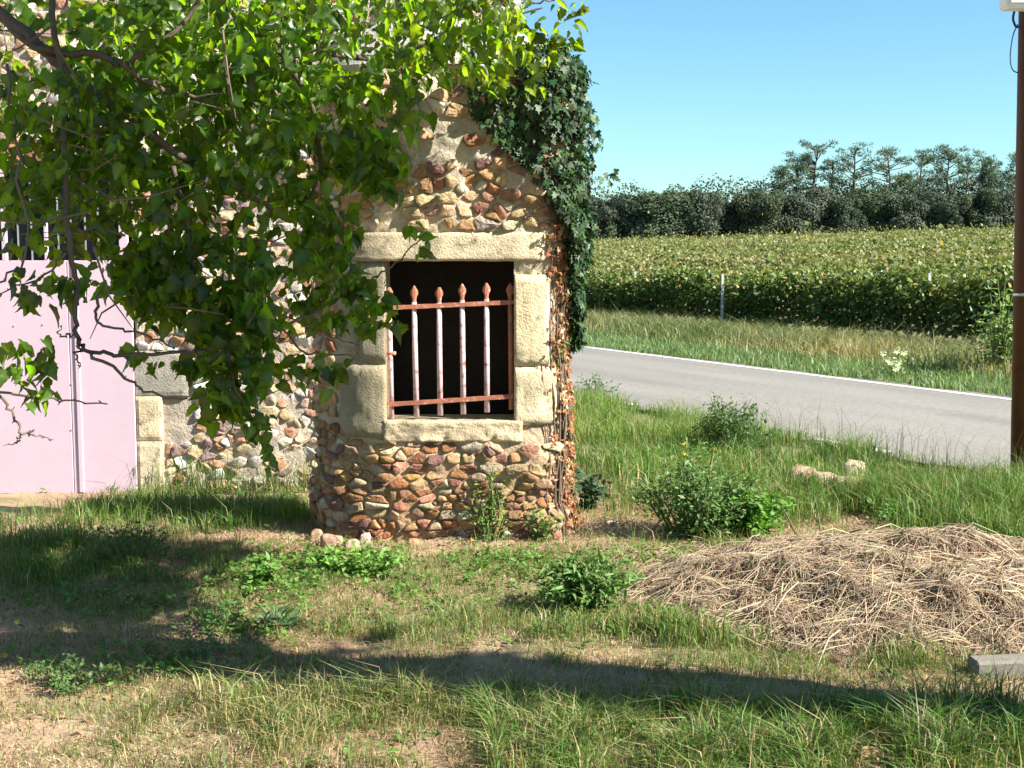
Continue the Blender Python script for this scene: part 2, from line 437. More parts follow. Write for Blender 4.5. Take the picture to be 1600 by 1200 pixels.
# snap grid lines onto the window edges
for e in (u_of_x(WX0), u_of_x(WX1)): us[np.argmin(abs(us - e))] = e
zs = np.linspace(-.15, TOP, nz)
for e in (WZ0, WZ1): zs[np.argmin(abs(zs - e))] = e
UU, ZZ = np.meshgrid(us, zs)
dd = bulge(UU, ZZ) + .009 * fbm(UU * 25, ZZ * 25, 0, 2, 12)
inwin = (UU > u_of_x(WX0) - .03) & (UU < u_of_x(WX1) + .03) & (ZZ > WZ0 - .03) & (ZZ < WZ1 + .03)
dd = np.where(inwin, 0, dd)
Pp, Nn = planP(UU), planN(UU)
V = np.stack([Pp[..., 0] + Nn[..., 0] * dd, Pp[..., 1] + Nn[..., 1] * dd, ZZ], -1)
idx = np.arange(nu * nz).reshape(nz, nu); idn = np.roll(idx, -1, 1)
q = np.stack([idx[:-1], idn[:-1], idn[1:], idx[1:]], -1).reshape(-1, 4)
uc = (UU[:-1] + np.roll(us, -1)[None, :].repeat(nz - 1, 0)) / 2; zc = (ZZ[:-1] + ZZ[1:]) / 2
keep = ~((uc > u_of_x(WX0)) & (uc < u_of_x(WX1)) & (zc > WZ0) & (zc < WZ1)).ravel()
mc = np.array([.50, .41, .29])[None, None] * (1 + .25 * fbm(UU * 3, ZZ * 3, 0, 3, 50))[..., None]
lowk = sm(1.0, .2, ZZ)[..., None]; mc = mc * (1 - lowk * .85) + np.array([.42, .25, .13]) * lowk * .85
hik = sm(1.9, 2.1, ZZ)[..., None]; mc = mc * (1 - hik * .6) + np.array([.40, .36, .28]) * hik * .6
mk('mortar', V.reshape(-1, 3), q[keep], M['mortar'], tower, col=mc.reshape(-1, 3), smooth=True)
# domed top
rings = [(1.0, 0), (.9, .10), (.7, .2), (.4, .27), (.08, .3)]
cxy = PL.mean(0); V = []
for (k_, dz) in rings:
    for u in us: p = planP(u); V.append((cxy[0] + (p[0] - cxy[0]) * k_, cxy[1] + (p[1] - cxy[1]) * k_, TOP + dz))
Fc = [(r * nu + i, r * nu + (i + 1) % nu, (r + 1) * nu + (i + 1) % nu, (r + 1) * nu + i) for r in range(4) for i in range(nu)]
Fc.append([4 * nu + i for i in range(nu)])
mk('domed_cap', V, Fc, M['mortar'], tower, col=np.tile([.45, .42, .36], (len(V), 1)), smooth=True)
# reveals and the dark inside
mb = MB(); T = .30; y0 = TY0 - .004
def wq(a, b, c_, d_): mb.add([a, b, c_, d_], [(0, 1, 2, 3)], (.50, .40, .26))
n_ = 8
for i in range(n_):
    za, zb = WZ0 + (WZ1 - WZ0) * i / n_, WZ0 + (WZ1 - WZ0) * (i + 1) / n_
    wq((WX0, y0, za), (WX0, y0 + T, za), (WX0, y0 + T, zb), (WX0, y0, zb))
    wq((WX1, y0 + T, za), (WX1, y0, za), (WX1, y0, zb), (WX1, y0 + T, zb))
wq((WX0, y0, WZ0), (WX1, y0, WZ0), (WX1, y0 + T, WZ0), (WX0, y0 + T, WZ0))
wq((WX0, y0 + T, WZ1), (WX1, y0 + T, WZ1), (WX1, y0, WZ1), (WX0, y0, WZ1))
mb.build('window_reveal', M['ashlar'], tower, col=True)
mb = MB(); a, b, e, f_ = WX0 - .22, WX1 + .12, y0 + T + .002, 8.14
Vv = [(a, e, .2), (b, e, .2), (b, f_, .2), (a, f_, .2), (a, e, 2.2), (b, e, 2.2), (b, f_, 2.2), (a, f_, 2.2),
      (WX0, e, WZ0), (WX1, e, WZ0), (WX1, e, WZ1), (WX0, e, WZ1)]
mb.add(Vv, [(0, 1, 2, 3), (7, 6, 5, 4), (1, 5, 6, 2), (2, 6, 7, 3), (3, 7, 4, 0), (0, 8, 9, 1), (1, 9, 10, 5), (5, 10, 11, 4), (4, 11, 8, 0)])
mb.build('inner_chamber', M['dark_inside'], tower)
# dressed blocks: lintel, jambs, sill, following the curved plan
def block(name, xl, xr, zl, zh, proud, colr, ulx=None, bow=0.0, nu_=26, nz_=12, seedn=0, label=None, chips=.0045):
    ua = u_of_x(xl); ub = u_of_x(xr)
    A = np.linspace(0, 1, nu_); B = np.linspace(0, 1, nz_)
    V = []; 
    for j in B:
        for i in A:
            u = ua + (ub - ua) * i; z = zl + (zh - zl) * j
            ed = min(min(i, 1 - i) * (ub - ua), min(j, 1 - j) * (zh - zl))
            e_ = .010 * (1 - sm(0, .010, ed)) 
            z += bow * math.sin(math.pi * i) * (j - .0) + (.004 * float(fbm(u * 9, j * 3, seedn, 2, 6)) if j in (0, 1) else 0)
            p = planP(u); n = planN(u)
            d = proud - e_ + chips * float(fbm(u * 22, z * 22, seedn, 3, 17)) 
            V.append((p[0] + n[0] * d, p[1] + n[1] * d, z))
    nF = len(V)
    # back rim
    rim = [(0, i) for i in range(nu_)] + [(j, nu_ - 1) for j in range(1, nz_)] + [(nz_ - 1, i) for i in range(nu_ - 2, -1, -1)] + [(j, 0) for j in range(nz_ - 2, 0, -1)]
    for (j, i) in rim:
        u = ua + (ub - ua) * A[i]; z = V[j * nu_ + i][2]; p = planP(u); n = planN(u)
        V.append((p[0] - n[0] * .05, p[1] - n[1] * .05, z))
    Fc = [(j * nu_ + i, j * nu_ + i + 1, (j + 1) * nu_ + i + 1, (j + 1) * nu_ + i) for j in range(nz_ - 1) for i in range(nu_ - 1)]
    m_ = len(rim)
    for k_ in range(m_):
        a_, b_ = rim[k_], rim[(k_ + 1) % m_]
        Fc.append((nF + k_, nF + (k_ + 1) % m_, b_[0] * nu_ + b_[1], a_[0] * nu_ + a_[1]))
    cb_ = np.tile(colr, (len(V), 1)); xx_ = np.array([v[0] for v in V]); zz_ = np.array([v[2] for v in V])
    dk = np.clip(sm(-.35, -.95, xx_) + .5 * fbm(xx_ * 9, zz_ * 9, 3, 3, 55), 0, 1)[:, None] * .75  # blocks darkened towards the left: shade put into their colour, with mottled lichen tone
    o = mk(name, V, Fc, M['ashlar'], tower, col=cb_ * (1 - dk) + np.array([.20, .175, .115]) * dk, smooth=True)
    if label: o['label'] = label
    return o
zl_ = z_at(414); zh_ = z_at(363)
LX0 = X_F - .55
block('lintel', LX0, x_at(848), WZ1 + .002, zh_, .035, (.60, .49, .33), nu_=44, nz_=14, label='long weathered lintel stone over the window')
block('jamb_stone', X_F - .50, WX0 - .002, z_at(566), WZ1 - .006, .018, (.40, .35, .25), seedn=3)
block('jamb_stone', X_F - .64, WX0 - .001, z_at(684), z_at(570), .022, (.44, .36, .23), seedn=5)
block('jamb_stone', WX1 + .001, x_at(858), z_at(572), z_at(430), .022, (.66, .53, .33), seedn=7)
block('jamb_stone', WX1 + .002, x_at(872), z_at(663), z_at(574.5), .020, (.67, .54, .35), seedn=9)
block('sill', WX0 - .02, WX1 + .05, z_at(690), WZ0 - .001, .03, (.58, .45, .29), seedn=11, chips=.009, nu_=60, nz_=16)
rnd = random.Random(5)
uw0, uw1 = u_of_x(WX0), u_of_x(WX1)
holes = [(u_of_x(LX0) - .0, u_of_x(x_at(848)) + .005, WZ1 - .0, zh_ + .005), (u_of_x(X_F - .64), uw1 + (x_at(872) - WX1) + .004, z_at(686), WZ1)]
polys = cells(seg[4], seg[-4], WZ0 - .02, TOP - .02, .112, .074, rnd, holes) + cells(seg[4], seg[-4], -.04, WZ0 - .025, .105, .052, rnd, holes, 1.6)
PZ = (z_at(255), z_at(165))
def drop(u, z):
    x = float(planP(u)[0])
    if z < 0: return 1
    if PZ[0] < z < PZ[1] and -.66 < x < -.1: return .8
    if z < WZ0 and x > -.3 and z > .3: return .28
    return .04
lay_stones(polys, tower, towerS, rnd, STONES, .005, (.006, .034), drop, 300, lambda u, z: planP(u)[1] < 8.0)

# ------------------------------------------------------------------ iron grille
gr = empty('iron_grille', (x_at(700), TY0 + .02, WZ0), 'rusty pink painted iron window grille with six spear topped bars', 'window grille')
GY = TY0 + .035
bars = [(608, 612, 447, 655, 0), (647, 651, 446, 651, 1), (686, 688, 447, 649, 1), (722, 724, 443, 647, 1), (760, 761, 441, 644, 1), (797, 799, 442, 640, 0)]
for i, (xa, xb, ya, yb, _) in enumerate(bars):
    a = at(xa, ya, GY); b = at(xb, yb, GY)
    ax = a - b; L_ = np.linalg.norm(ax)
    t = at(xa, ya + 26, GY)
    m1 = MB(); m1.tube([b, b * .5 + t * .5 + np.array([rnd.uniform(-.002, .002), 0, 0]), t], [.0165, .016, .015] if i not in (0, 5) else [.015, .0145, .014], 10)
    bar = m1.build('bar', M['iron'] if i != 5 else M['rust'], gr, True)
    m2 = MB(); h_ = a[2] - t[2]; cx_ = a[0]; dy = .012
    tipcut = 1.0 if i in (1, 3, 4, 5) else .93
    prof = [(0, .013), (.18, .012), (.34, .015), (.52, .0235), (.68, .0225), (.86, .012), (1.0 * tipcut, .003 if tipcut == 1 else .009)]
    V = []
    for (k_, w_) in prof:
        z = t[2] - .006 + (h_ + .006) * k_; dd_ = min(w_, .013) * .8
        for (sx, sy) in ((-1, 0), (-.4, -1), (.4, -1), (1, 0), (.4, 1), (-.4, 1)): V.append((cx_ + sx * w_, GY + sy * dd_, z))
    Fc = [(r * 6 + q_, r * 6 + (q_ + 1) % 6, (r + 1) * 6 + (q_ + 1) % 6, (r + 1) * 6 + q_) for r in range(len(prof) - 1) for q_ in range(6)] + [tuple(range((len(prof) - 1) * 6, len(prof) * 6)), (5, 4, 3, 2, 1, 0)]
    m2.add(V, Fc); m2.build('spearhead', M['rust'], None).parent = bar
    sh = bar.children[0]; sh.data.transform(Matrix.Translation(-Vector(gr.location)))
for (pa, pb) in (((607, 481), (803, 472)), ((606, 632), (802, 619))):
    a, b = at(*pa, GY - .012), at(*pb, GY - .012)
    m1 = MB(); V = []
    n_ = 14
    for i in range(n_ + 1):
        p = a + (b - a) * i / n_; w_ = .0125 + .001 * math.sin(i * 2.1); yo = .002 * math.sin(i * 1.3)
        for (sy, sz) in ((-.010, -w_), (.004, -w_), (.004, w_), (-.010, w_)): V.append((p[0], p[1] + sy + yo, p[2] + sz))
    Fc = [(i * 4 + q_, i * 4 + (q_ + 1) % 4, i * 4 + 4 + (q_ + 1) % 4, i * 4 + 4 + q_) for i in range(n_) for q_ in range(4)] + [(3, 2, 1, 0), tuple(n_ * 4 + q_ for q_ in range(4))]
    m1.add(V, Fc); m1.build('rail', M['rust'], gr)
for (pxx, pyy, dx) in ((611, 552, -1), (803, 616, 1)):
    a = at(pxx, pyy, GY); m1 = MB(); m1.tube([a + np.array([-.03 * 1, -.006, 0]), a + np.array([.03, -.004, 0])], .012, 8); m1.build('clamp', M['rust'], gr, True)
wr = at(803, 618, GY); m1 = MB(); m1.tube([wr, wr + np.array([.02, -.02, .012]), wr + np.array([.045, -.03, -.008]), wr + np.array([.05, -.03, .02])], .002, 5)
m1.build('wire_tie', M['metal'], gr)

# ------------------------------------------------------------------ building behind with its wall and pink door
WY = 10.4
def wx(px, py=550): return at(px, py, WY)[0]
def wz(py): return at(300, py, WY)[2]
bld = empty('stone_building', (-3.5, WY, -.25), 'rubble stone farm building behind the tower with dressed blocks beside its door', 'building')
BX0, BX1 = -9.0, wx(812)
DX0, DX1 = wx(-330), wx(212); DZ0, DZ1 = wz(771), wz(257)
ux = np.unique(np.r_[np.linspace(BX0, DX0, 20), np.linspace(DX0, DX1, 30), np.linspace(DX1, BX1, 110)])
zz = np.unique(np.r_[np.linspace(-.5, DZ0, 8), np.linspace(DZ0, DZ1, 70), np.linspace(DZ1, 5.2, 60)])
UU, ZZ = np.meshgrid(ux, zz)
edge = (np.minimum(abs(UU - DX1), 1) > .03)
YY = WY - .018 * fbm(UU * 3, ZZ * 3, 0, 3, 61) - .010 * fbm(UU * 18, ZZ * 18, 0, 2, 62)
nz_, nu_ = UU.shape; idx = np.arange(nz_ * nu_).reshape(nz_, nu_)
q = np.stack([idx[:-1, :-1], idx[:-1, 1:], idx[1:, 1:], idx[1:, :-1]], -1).reshape(-1, 4)
uc = (UU[:-1, :-1] + UU[:-1, 1:]) / 2; zc = (ZZ[:-1, :-1] + ZZ[1:, :-1]) / 2
keep = ~((uc > DX0) & (uc < DX1) & (zc > DZ0) & (zc < DZ1)).ravel()
mc = np.array([.44, .37, .29])[None, None] * (1 + .2 * fbm(UU * 2, ZZ * 2, 0, 3, 70))[..., None]
mk('wall', np.stack([UU, YY, ZZ], -1).reshape(-1, 3), q[keep], M['mortar'], bld, col=mc.reshape(-1, 3), smooth=True)
mb = MB()                                                      # remaining sides, and the roof
mb.add([(BX1, WY, -.5), (BX1, 14.5, -.5), (BX1, 14.5, 5.2), (BX1, WY, 5.2)], [(0, 1, 2, 3)], (.5, .44, .36))
mb.add([(BX0, WY, -.5), (BX0, 14.5, -.5), (BX0, 14.5, 5.2), (BX0, WY, 5.2)], [(3, 2, 1, 0)], (.5, .44, .36))
mb.add([(BX0, 14.5, -.5), (BX1, 14.5, -.5), (BX1, 14.5, 5.2), (BX0, 14.5, 5.2)], [(3, 2, 1, 0)], (.5, .44, .36))
mb.build('side_wall', M['mortar'], bld, col=True)
mb = MB(); mb.add([(BX0, WY - .25, 5.12), (BX1, WY - .25, 5.12), (BX1, 12.45, 6.3), (BX0, 12.45, 6.3), (BX0, 14.75, 5.12), (BX1, 14.75, 5.12)], [(0, 1, 2, 3), (3, 2, 5, 4)])
mb.build('roof', M['tile'], bld)
JX1 = wx(252); 
hz = [wz(775), wz(688), wz(618), wz(548)]
def wallS(u, z, d): return (u, WY - d - float(.018 * fbm(u * 3, z * 3, 0, 3, 61)), z)
lz = wz(246)
holes = [(DX0 - .4, DX1 + .01, -1, DZ1 + .17), (DX1 - .01, JX1 + .01, -1, hz[1]), (DX1 - .01, wx(296) + .01, hz[1] - .01, hz[3]), (wx(200), wx(480), lz - .03, lz + .05)]
rnd = random.Random(11)
polys = cells(DX0 - .3, BX1 - .02, -.3, 3.95, .135, .085, rnd, holes)
def vis(u, z):
    p_ = 800 + u / WY * F; q_ = 395 - (z - 1.7) / WY * F
    return 205 < p_ < 580 and q_ < 770
lay_stones(polys, bld, wallS, rnd, WALLST, .006, (.003, .024), lambda u, z: .10, 300, vis)
rnd = random.Random(12)
for i in range(3):                                             # dressed blocks right of the door
    xr = JX1 if i != 2 else wx(294)
    V = []; n1, n2 = 10, 12; zl, zh = hz[i] + .003, hz[i + 1] - .003
    for j in range(n2):
        for i_ in range(n1):
            x = DX1 + (xr - DX1) * i_ / (n1 - 1); z = zl + (zh - zl) * j / (n2 - 1)
            e_ = .010 if i_ in (0, n1 - 1) or j in (0, n2 - 1) else 0
            V.append((x, WY - .045 + e_ - .005 * float(fbm(x * 9, z * 9, i, 3, 4)), z))
    nb = len(V); Fc = [(j * n1 + a, j * n1 + a + 1, (j + 1) * n1 + a + 1, (j + 1) * n1 + a) for j in range(n2 - 1) for a in range(n1 - 1)]
    rim = [(0, a) for a in range(n1)] + [(j, n1 - 1) for j in range(1, n2)] + [(n2 - 1, a) for a in range(n1 - 2, -1, -1)] + [(j, 0) for j in range(n2 - 2, 0, -1)]
    for (j, a) in rim: p = V[j * n1 + a]; V.append((p[0], WY + .1, p[2]))
    for k_ in range(len(rim)):
        a_, b_ = rim[k_], rim[(k_ + 1) % len(rim)]
        Fc.append((nb + k_, nb + (k_ + 1) % len(rim), b_[0] * n1 + b_[1], a_[0] * n1 + a_[1]))
    o = mk('jamb_stone', V, Fc, M['ashlar'], bld, col=np.tile([(.58, .48, .32), (.62, .50, .32), (.33, .30, .25)][i], (len(V), 1)), smooth=False)
    if i == 2: o['label'] = 'darker lichen stained jamb block'
mb = MB(); mb.box(wx(196), wx(484), WY - .13, WY + .05, lz, lz + .035, bev=.006); mb.build('ledge', M['ledge'], bld)
x = wx(-60); rnd = random.Random(3)
while x < wx(205):                                             # brick course over the door
    w_ = .10 * rnd.uniform(.9, 1.1); mb = MB(); c_ = np.array((.42, .19, .12)) * rnd.uniform(.75, 1.2)
    mb.box(x, x + w_, WY - .04 - rnd.uniform(0, .012), WY + .06, DZ1 + .02, DZ1 + .15 + rnd.uniform(-.01, .01), c_, .006)
    mb.build('brick', M['stone'], bld, col=True); x += w_ + .012

# the pink door
door = empty('garage_door', (wx(60), WY - .03, DZ0), 'tall pink sheet metal garage door with a glazed upper strip', 'door')
ya = WY - .052; yb = WY - .012
PB = wz(407)
sx = [wx(-330), wx(-110), wx(112), DX1 - .004]
for i in range(3):
    mb = MB(); mb.box(sx[i] + .003, sx[i + 1] - .003, ya, yb, DZ0 + .01, PB, bev=.003); mb.build('panel', M['door'], door)
mb = MB(); mb.box(wx(121), wx(128), ya - .012, ya + .001, DZ0 + .02, PB - .01, bev=.003); mb.build('fold_strip', M['door'], door)
mb = MB(); mb.box(DX0 + .01, DX1 - .004, ya - .01, yb, DZ0 - .028, DZ0 + .006, bev=.003); mb.build('bottom_rail', M['rust'], door)
mb = MB(); mb.box(DX0 + .01, DX1 - .012, ya - .004, yb, DZ1 - .07, DZ1 - .01, bev=.003); mb.build('top_rail', M['door'], door)
for (a, b) in ((194, 207), (78.5, 83), (13, 20), (-60, -50)):
    mb = MB(); mb.box(wx(a), wx(b), ya + .001, yb, PB + .002, DZ1 - .072, bev=.003); mb.build('mullion', M['door'], door)
for a in (36, 57, 98, 118, 140, 160, -10, -30):
    mb = MB(); mb.box(wx(a), wx(a + 1.8), yb - .016, yb - .001, PB + .002, DZ1 - .072); mb.build('glazing_bar', M['metal'], door)
for (a, b) in ((-200, 13), (20, 78.5), (83, 194)):
    mb = MB(); mb.box(wx(a), wx(b), yb + .002, yb + .01, PB - .01, DZ1 - .06); mb.build('pane', M['glass'], door)
mb = MB()
for (a, b) in ((22, 509), (67, 507), (112, 520), (112, 672), (125, 672), (48, 672), (112, 600)):
    p = at(a, b, ya - .002); mb.tube([p + [0, .004, 0], p + [0, -.004, 0]], .006, 8)
mb.build('screw_heads', M['metal'], door)
# dark room behind the panes
mb = MB(); mb.box(DX0 - .1, DX1 + .1, WY + .03, WY + 1.0, DZ0 - .1, DZ1 + .1); mb.build('dark_room', M['dark_inside'], bld)

# ------------------------------------------------------------------ scatter helpers
def basis(d, n):
    d = d / (np.linalg.norm(d, axis=1, keepdims=True) + 1e-9)
    x = np.cross(d, n); x /= (np.linalg.norm(x, axis=1, keepdims=True) + 1e-9); z = np.cross(x, d)
    return np.stack([x, d, z], -1)                             # columns: leaf width, leaf length, leaf normal
def scatter(T, Ft, P, B, s):
    """copies of template T at P with basis B and scale s"""
    n = len(P); V = np.einsum('nij,kj->nki', B, T) * s[:, None, None] + P[:, None, :]
    Fc = (Ft[None] + (np.arange(n) * len(T))[:, None, None]).reshape(-1, Ft.shape[1])
    return V.reshape(-1, 3), Fc
def rnv(n, s=1.0): return RNG.normal(0, s, (n, 3))
def tint(base, n, amp=.2, hue=.12):
    base = np.asarray(base, float)
    c = base[None] * (1 + RNG.uniform(-amp, amp, (n, 1))); c = c * (1 + RNG.uniform(-hue, hue, (n, 3)))
    return np.clip(c, 0.003, .95)
# leaf templates (length 1 along +Y)
def leaf_tpl(wid=.40, fold=.16, droop=.22, wave=.03, seed_=0, skew=0.0):
    rs = np.random.default_rng(seed_); n = 9; V = []; K = []
    for i in range(n):
        t = i / (n - 1); w = wid * (math.sin(math.pi * min(1, (t * .92 + .10)) ** .72) ** .9 if t < 1 else 0) * (1 - .25 * t)
        se = (1.07 if i % 2 else .92) if 0 < i < n - 1 else 1; zc = -droop * t * t
        by = -.07 * (1 - t) ** 3
        V += [(skew * t * t, t, zc), (-w * se + skew * t * t, t + by + .02 * (i % 2), zc + fold * w + wave * rs.normal()), (w * se + skew * t * t, t + by + .02 * (i % 2), zc + fold * w * .8 + wave * rs.normal())]
        K += [1.45, .82 if i % 2 else 1.08, .85 if i % 2 else 1.1]
    Fc = []
    for i in range(n - 1):
        a, b = i * 3, i * 3 + 3
        Fc += [(a, b + 1, a + 1), (a, b, b + 1), (a, a + 2, b + 2), (a, b + 2, b)]
    return np.array(V, float), np.array(Fc), np.array(K)
_L = [leaf_tpl(.40, .35, .2, .02, 1), leaf_tpl(.36, .7, .35, .03, 2, .08), leaf_tpl(.42, .1, .5, .035, 3, -.1), leaf_tpl(.34, 1.1, .25, .02, 4, .05)]
LTS = [a[0] for a in _L]; LF = _L[0][1]; LK = _L[0][2]; LT = LTS[0]; LT2 = LTS[1]
IT = np.array([(0, .12, .03), (0, 0, 0), (-.26, -.08, -.02), (-.46, .16, 0), (-.22, .26, .02), (-.38, .58, -.02), (-.13, .56, .02), (0, 1, -.06), (.13, .56, .02), (.38, .58, -.02), (.22, .26, .02), (.46, .16, 0), (.26, -.08, -.02)])
IF = np.array([(0, i, i + 1) for i in range(1, 12)] + [(0, 12, 1)])[:, ::-1].copy()
ST = np.array([(0, 0, 0), (-.22, .45, .05), (0, 1, -.1), (.22, .45, .05)]); SF = np.array([(0, 1, 2), (0, 2, 3)])   # small plain leaf
def leaf_parts(name, tpls, Ft, P, B, s, C, mat, parent, limit, key, K=None):
    K = np.ones(len(tpls[0])) if K is None else K
    """the nearest/largest leaves as parts, the rest as one stuff part"""
    order = np.argsort(key); big = order[:limit]; rest = order[limit:]
    org = np.array(parent.matrix_basis.translation)
    var = []
    nv = 12
    for k_ in range(nv):
        T = tpls[k_ % len(tpls)]; cc = C[big[(k_ * 17) % len(big)]]
        me_o = mk('_tmp', T, Ft, mat, col=cc[None] * K[:, None]); me = me_o.data; me.name = name; bpy.data.objects.remove(me_o); var.append(me)
    for j, i in enumerate(big):
        o = bpy.data.objects.new(name, var[j % nv]); COL.objects.link(o); o.parent = parent
        m3 = B[i] * s[i]; mt = Matrix(((*m3[0], P[i][0] - org[0]), (*m3[1], P[i][1] - org[1]), (*m3[2], P[i][2] - org[2]), (0, 0, 0, 1)))
        o.matrix_local = mt
    Vs, Fs, Cs, off = [], [], [], 0
    for q_ in range(len(tpls)):
        r = rest[q_::len(tpls)]
        if len(r) == 0: continue
        V, Fc = scatter(tpls[q_], Ft, P[r], B[r], s[r]); Vs.append(V); Fs.append(Fc + off); off += len(V); Cs.append((C[r][:, None, :] * K[None, :, None]).reshape(-1, 3))
    if Vs:
        o = mk('foliage', np.vstack(Vs), np.vstack(Fs), mat, parent, col=np.vstack(Cs)); o['kind'] = 'stuff'

# ------------------------------------------------------------------ mulberry tree
mul = empty('mulberry_tree', (6.0, 2.6, 0), 'big leafy mulberry tree whose low branches hang over the yard at the upper left', 'tree')
mb = MB()
mb.tube(spline([(6.0, 2.6, -.1), (5.95, 2.65, .8), (5.8, 2.7, 1.7), (5.5, 2.85, 2.5)], 4), [.30 - .005 * i for i in range(13)], 12)
mb.build('trunk', M['bark'], mul, True)
def tilt(p): return p
LSH = .13
limb = [(5.6, 2.8, 2.4), (4.9, 3.08, 2.85), (4.0, 3.30, 3.02), (3.0, 3.56, 3.08), (2.2, 3.84, 3.16), (1.4, 3.98, 3.08), (.4, 4.22, 3.22), (-.6, 4.5, 3.3), (-1.6, 5.0, 3.4), (-2.6, 5.2, 3.5)]
limb = [(a, b - LSH + .075 * max(0, a - 1.5), c_) for a, b, c_ in limb]; lp = spline(limb, 4); mb = MB(); mb.tube(lp, [.29 - .002 * i + .022 * math.sin(i * .9) for i in range(len(lp))], 12)
mb.build('limb', M['bark'], mul, True)
def bp(pts, dep):   # branch through pixels at depths
    return [at(a, b, d) for (a, b), d in zip(pts, dep)]
BR = [
 ([(-160, -180), (-40, -20), (60, 70), (130, 130), (250, 220), (330, 270), (430, 330)], [5.2, 5.2, 5.1, 5.1, 5.1, 5.2, 5.3], .030, .010),
 ([(-60, -60), (40, 66), (150, 84), (185, 98), (260, 60), (340, -40)], [5.2, 5.1, 5.0, 5.0, 5.0, 5.0], .017, .008),
 ([(180, 90), (230, 130), (300, 150), (400, 190), (520, 210), (610, 230)], [5.0, 5.0, 5.1, 5.2, 5.5, 5.6], .012, .004),
 ([(60, -120), (90, 60), (105, 250), (108, 390), (115, 450), (120, 520), (128, 543), (170, 553), (240, 553), (300, 548)], [5.1, 5.0, 4.9, 4.8, 4.8, 4.8, 4.8, 4.8, 4.8, 4.85], .013, .006),
 ([(145, 550), (180, 580), (212, 606), (250, 618), (291, 625)], [4.8, 4.8, 4.8, 4.8, 4.8], .007, .003),
 ([(-60, 590), (0, 612), (60, 620), (110, 628), (166, 630)], [4.7, 4.7, 4.7, 4.7, 4.7], .006, .0025),
 ([(-60, 560), (0, 618), (20, 648), (38, 676), (55, 672)], [4.7, 4.7, 4.7, 4.7, 4.7], .007, .003),
 ([(36, 676), (25, 690), (14, 694)], [4.7, 4.7, 4.7], .003, .0015),
 ([(38, 676), (60, 684), (80, 688)], [4.7, 4.7, 4.7], .003, .0015),
 ([(120, 524), (105, 524), (93, 525), (95, 512)], [4.8, 4.8, 4.8, 4.8], .004, .0015),
 ([(123, 540), (122, 560), (124, 575)], [4.8, 4.8, 4.8], .005, .002),
 ([(160, 440), (152, 480), (152, 502), (190, 515), (240, 528), (270, 545)], [4.9, 4.9, 4.9, 4.9, 4.9, 5.0], .007, .003),
 ([(270, 260), (290, 330), (300, 420), (330, 480), (370, 600), (400, 670)], [5.1, 5.1, 5.0, 5.0, 5.0, 5.0], .012, .003),
 ([(300, 550), (330, 545), (400, 520), (470, 498), (520, 470), (560, 452), (600, 425), (625, 405), (645, 385), (663, 366)], [4.85, 4.9, 5.1, 5.3, 5.5, 5.6, 5.7, 5.8, 5.8, 5.8], .008, .0025),
 ([(360, 380), (385, 450), (420, 490), (470, 545), (500, 552), (556, 556)], [5.2, 5.2, 5.2, 5.3, 5.4, 5.5], .007, .003),
 ([(320, 470), (380, 478), (440, 492), (500, 520), (560, 540)], [5.1, 5.2, 5.3, 5.4, 5.4], .005, .002),
 ([(380, -100), (450, 40), (560, 90), (680, 60), (780, 30), (850, 12)], [5.3, 5.8, 6.3, 6.9, 7.2, 7.25], .022, .005),
 ([(560, 90), (640, 110), (740, 110), (820, 125)], [6.3, 6.7, 7.2, 7.25], .012, .004),
 ([(740, -60), (800, 20), (850, 60), (890, 70), (912, 80)], [7.0, 7.1, 7.15, 7.15, 7.15], .010, .003),
 ([(380, 20), (470, 130), (500, 250), (480, 330), (500, 400)], [5.3, 5.5, 5.6, 5.6, 5.6], .014, .004),
 ([(10, 100), (30, 250), (40, 400), (-20, 450)], [4.9, 4.8, 4.8, 4.8], .006, .004),
 ([(105, 395), (70, 430), (20, 450), (-20, 470)], [4.8, 4.8, 4.8, 4.8], .005, .002),
 ([(815, 5), (850, 2), (884, -4)], [7.15, 7.15, 7.15], .006, .004),
]
twp = []                                                       # points leaves can hang from
for (pts, dep, r0, r1) in BR:
    c3 = spline(bp(pts, dep), 5); n = len(c3); jit = [Vector((random.gauss(0, .004), random.gauss(0, .02), random.gauss(0, .004))) for _ in c3]
    c3 = [a + b for a, b in zip(c3, jit)]
    mb = MB(); mb.tube(c3, [r0 + (r1 - r0) * i / (n - 1) for i in range(n)], 7)
    if r0 < .01:                                               # little buds and spurs
        for i in range(1, n, 2):
            p = c3[i]; mb.tube([p, p + Vector((random.uniform(-.012, .012), random.uniform(-.01, .01), random.uniform(-.014, .014)))], [.004, .001], 4)
    mb.build('branch', M['twig'] if r0 < .012 else M['bark'], mul, True)
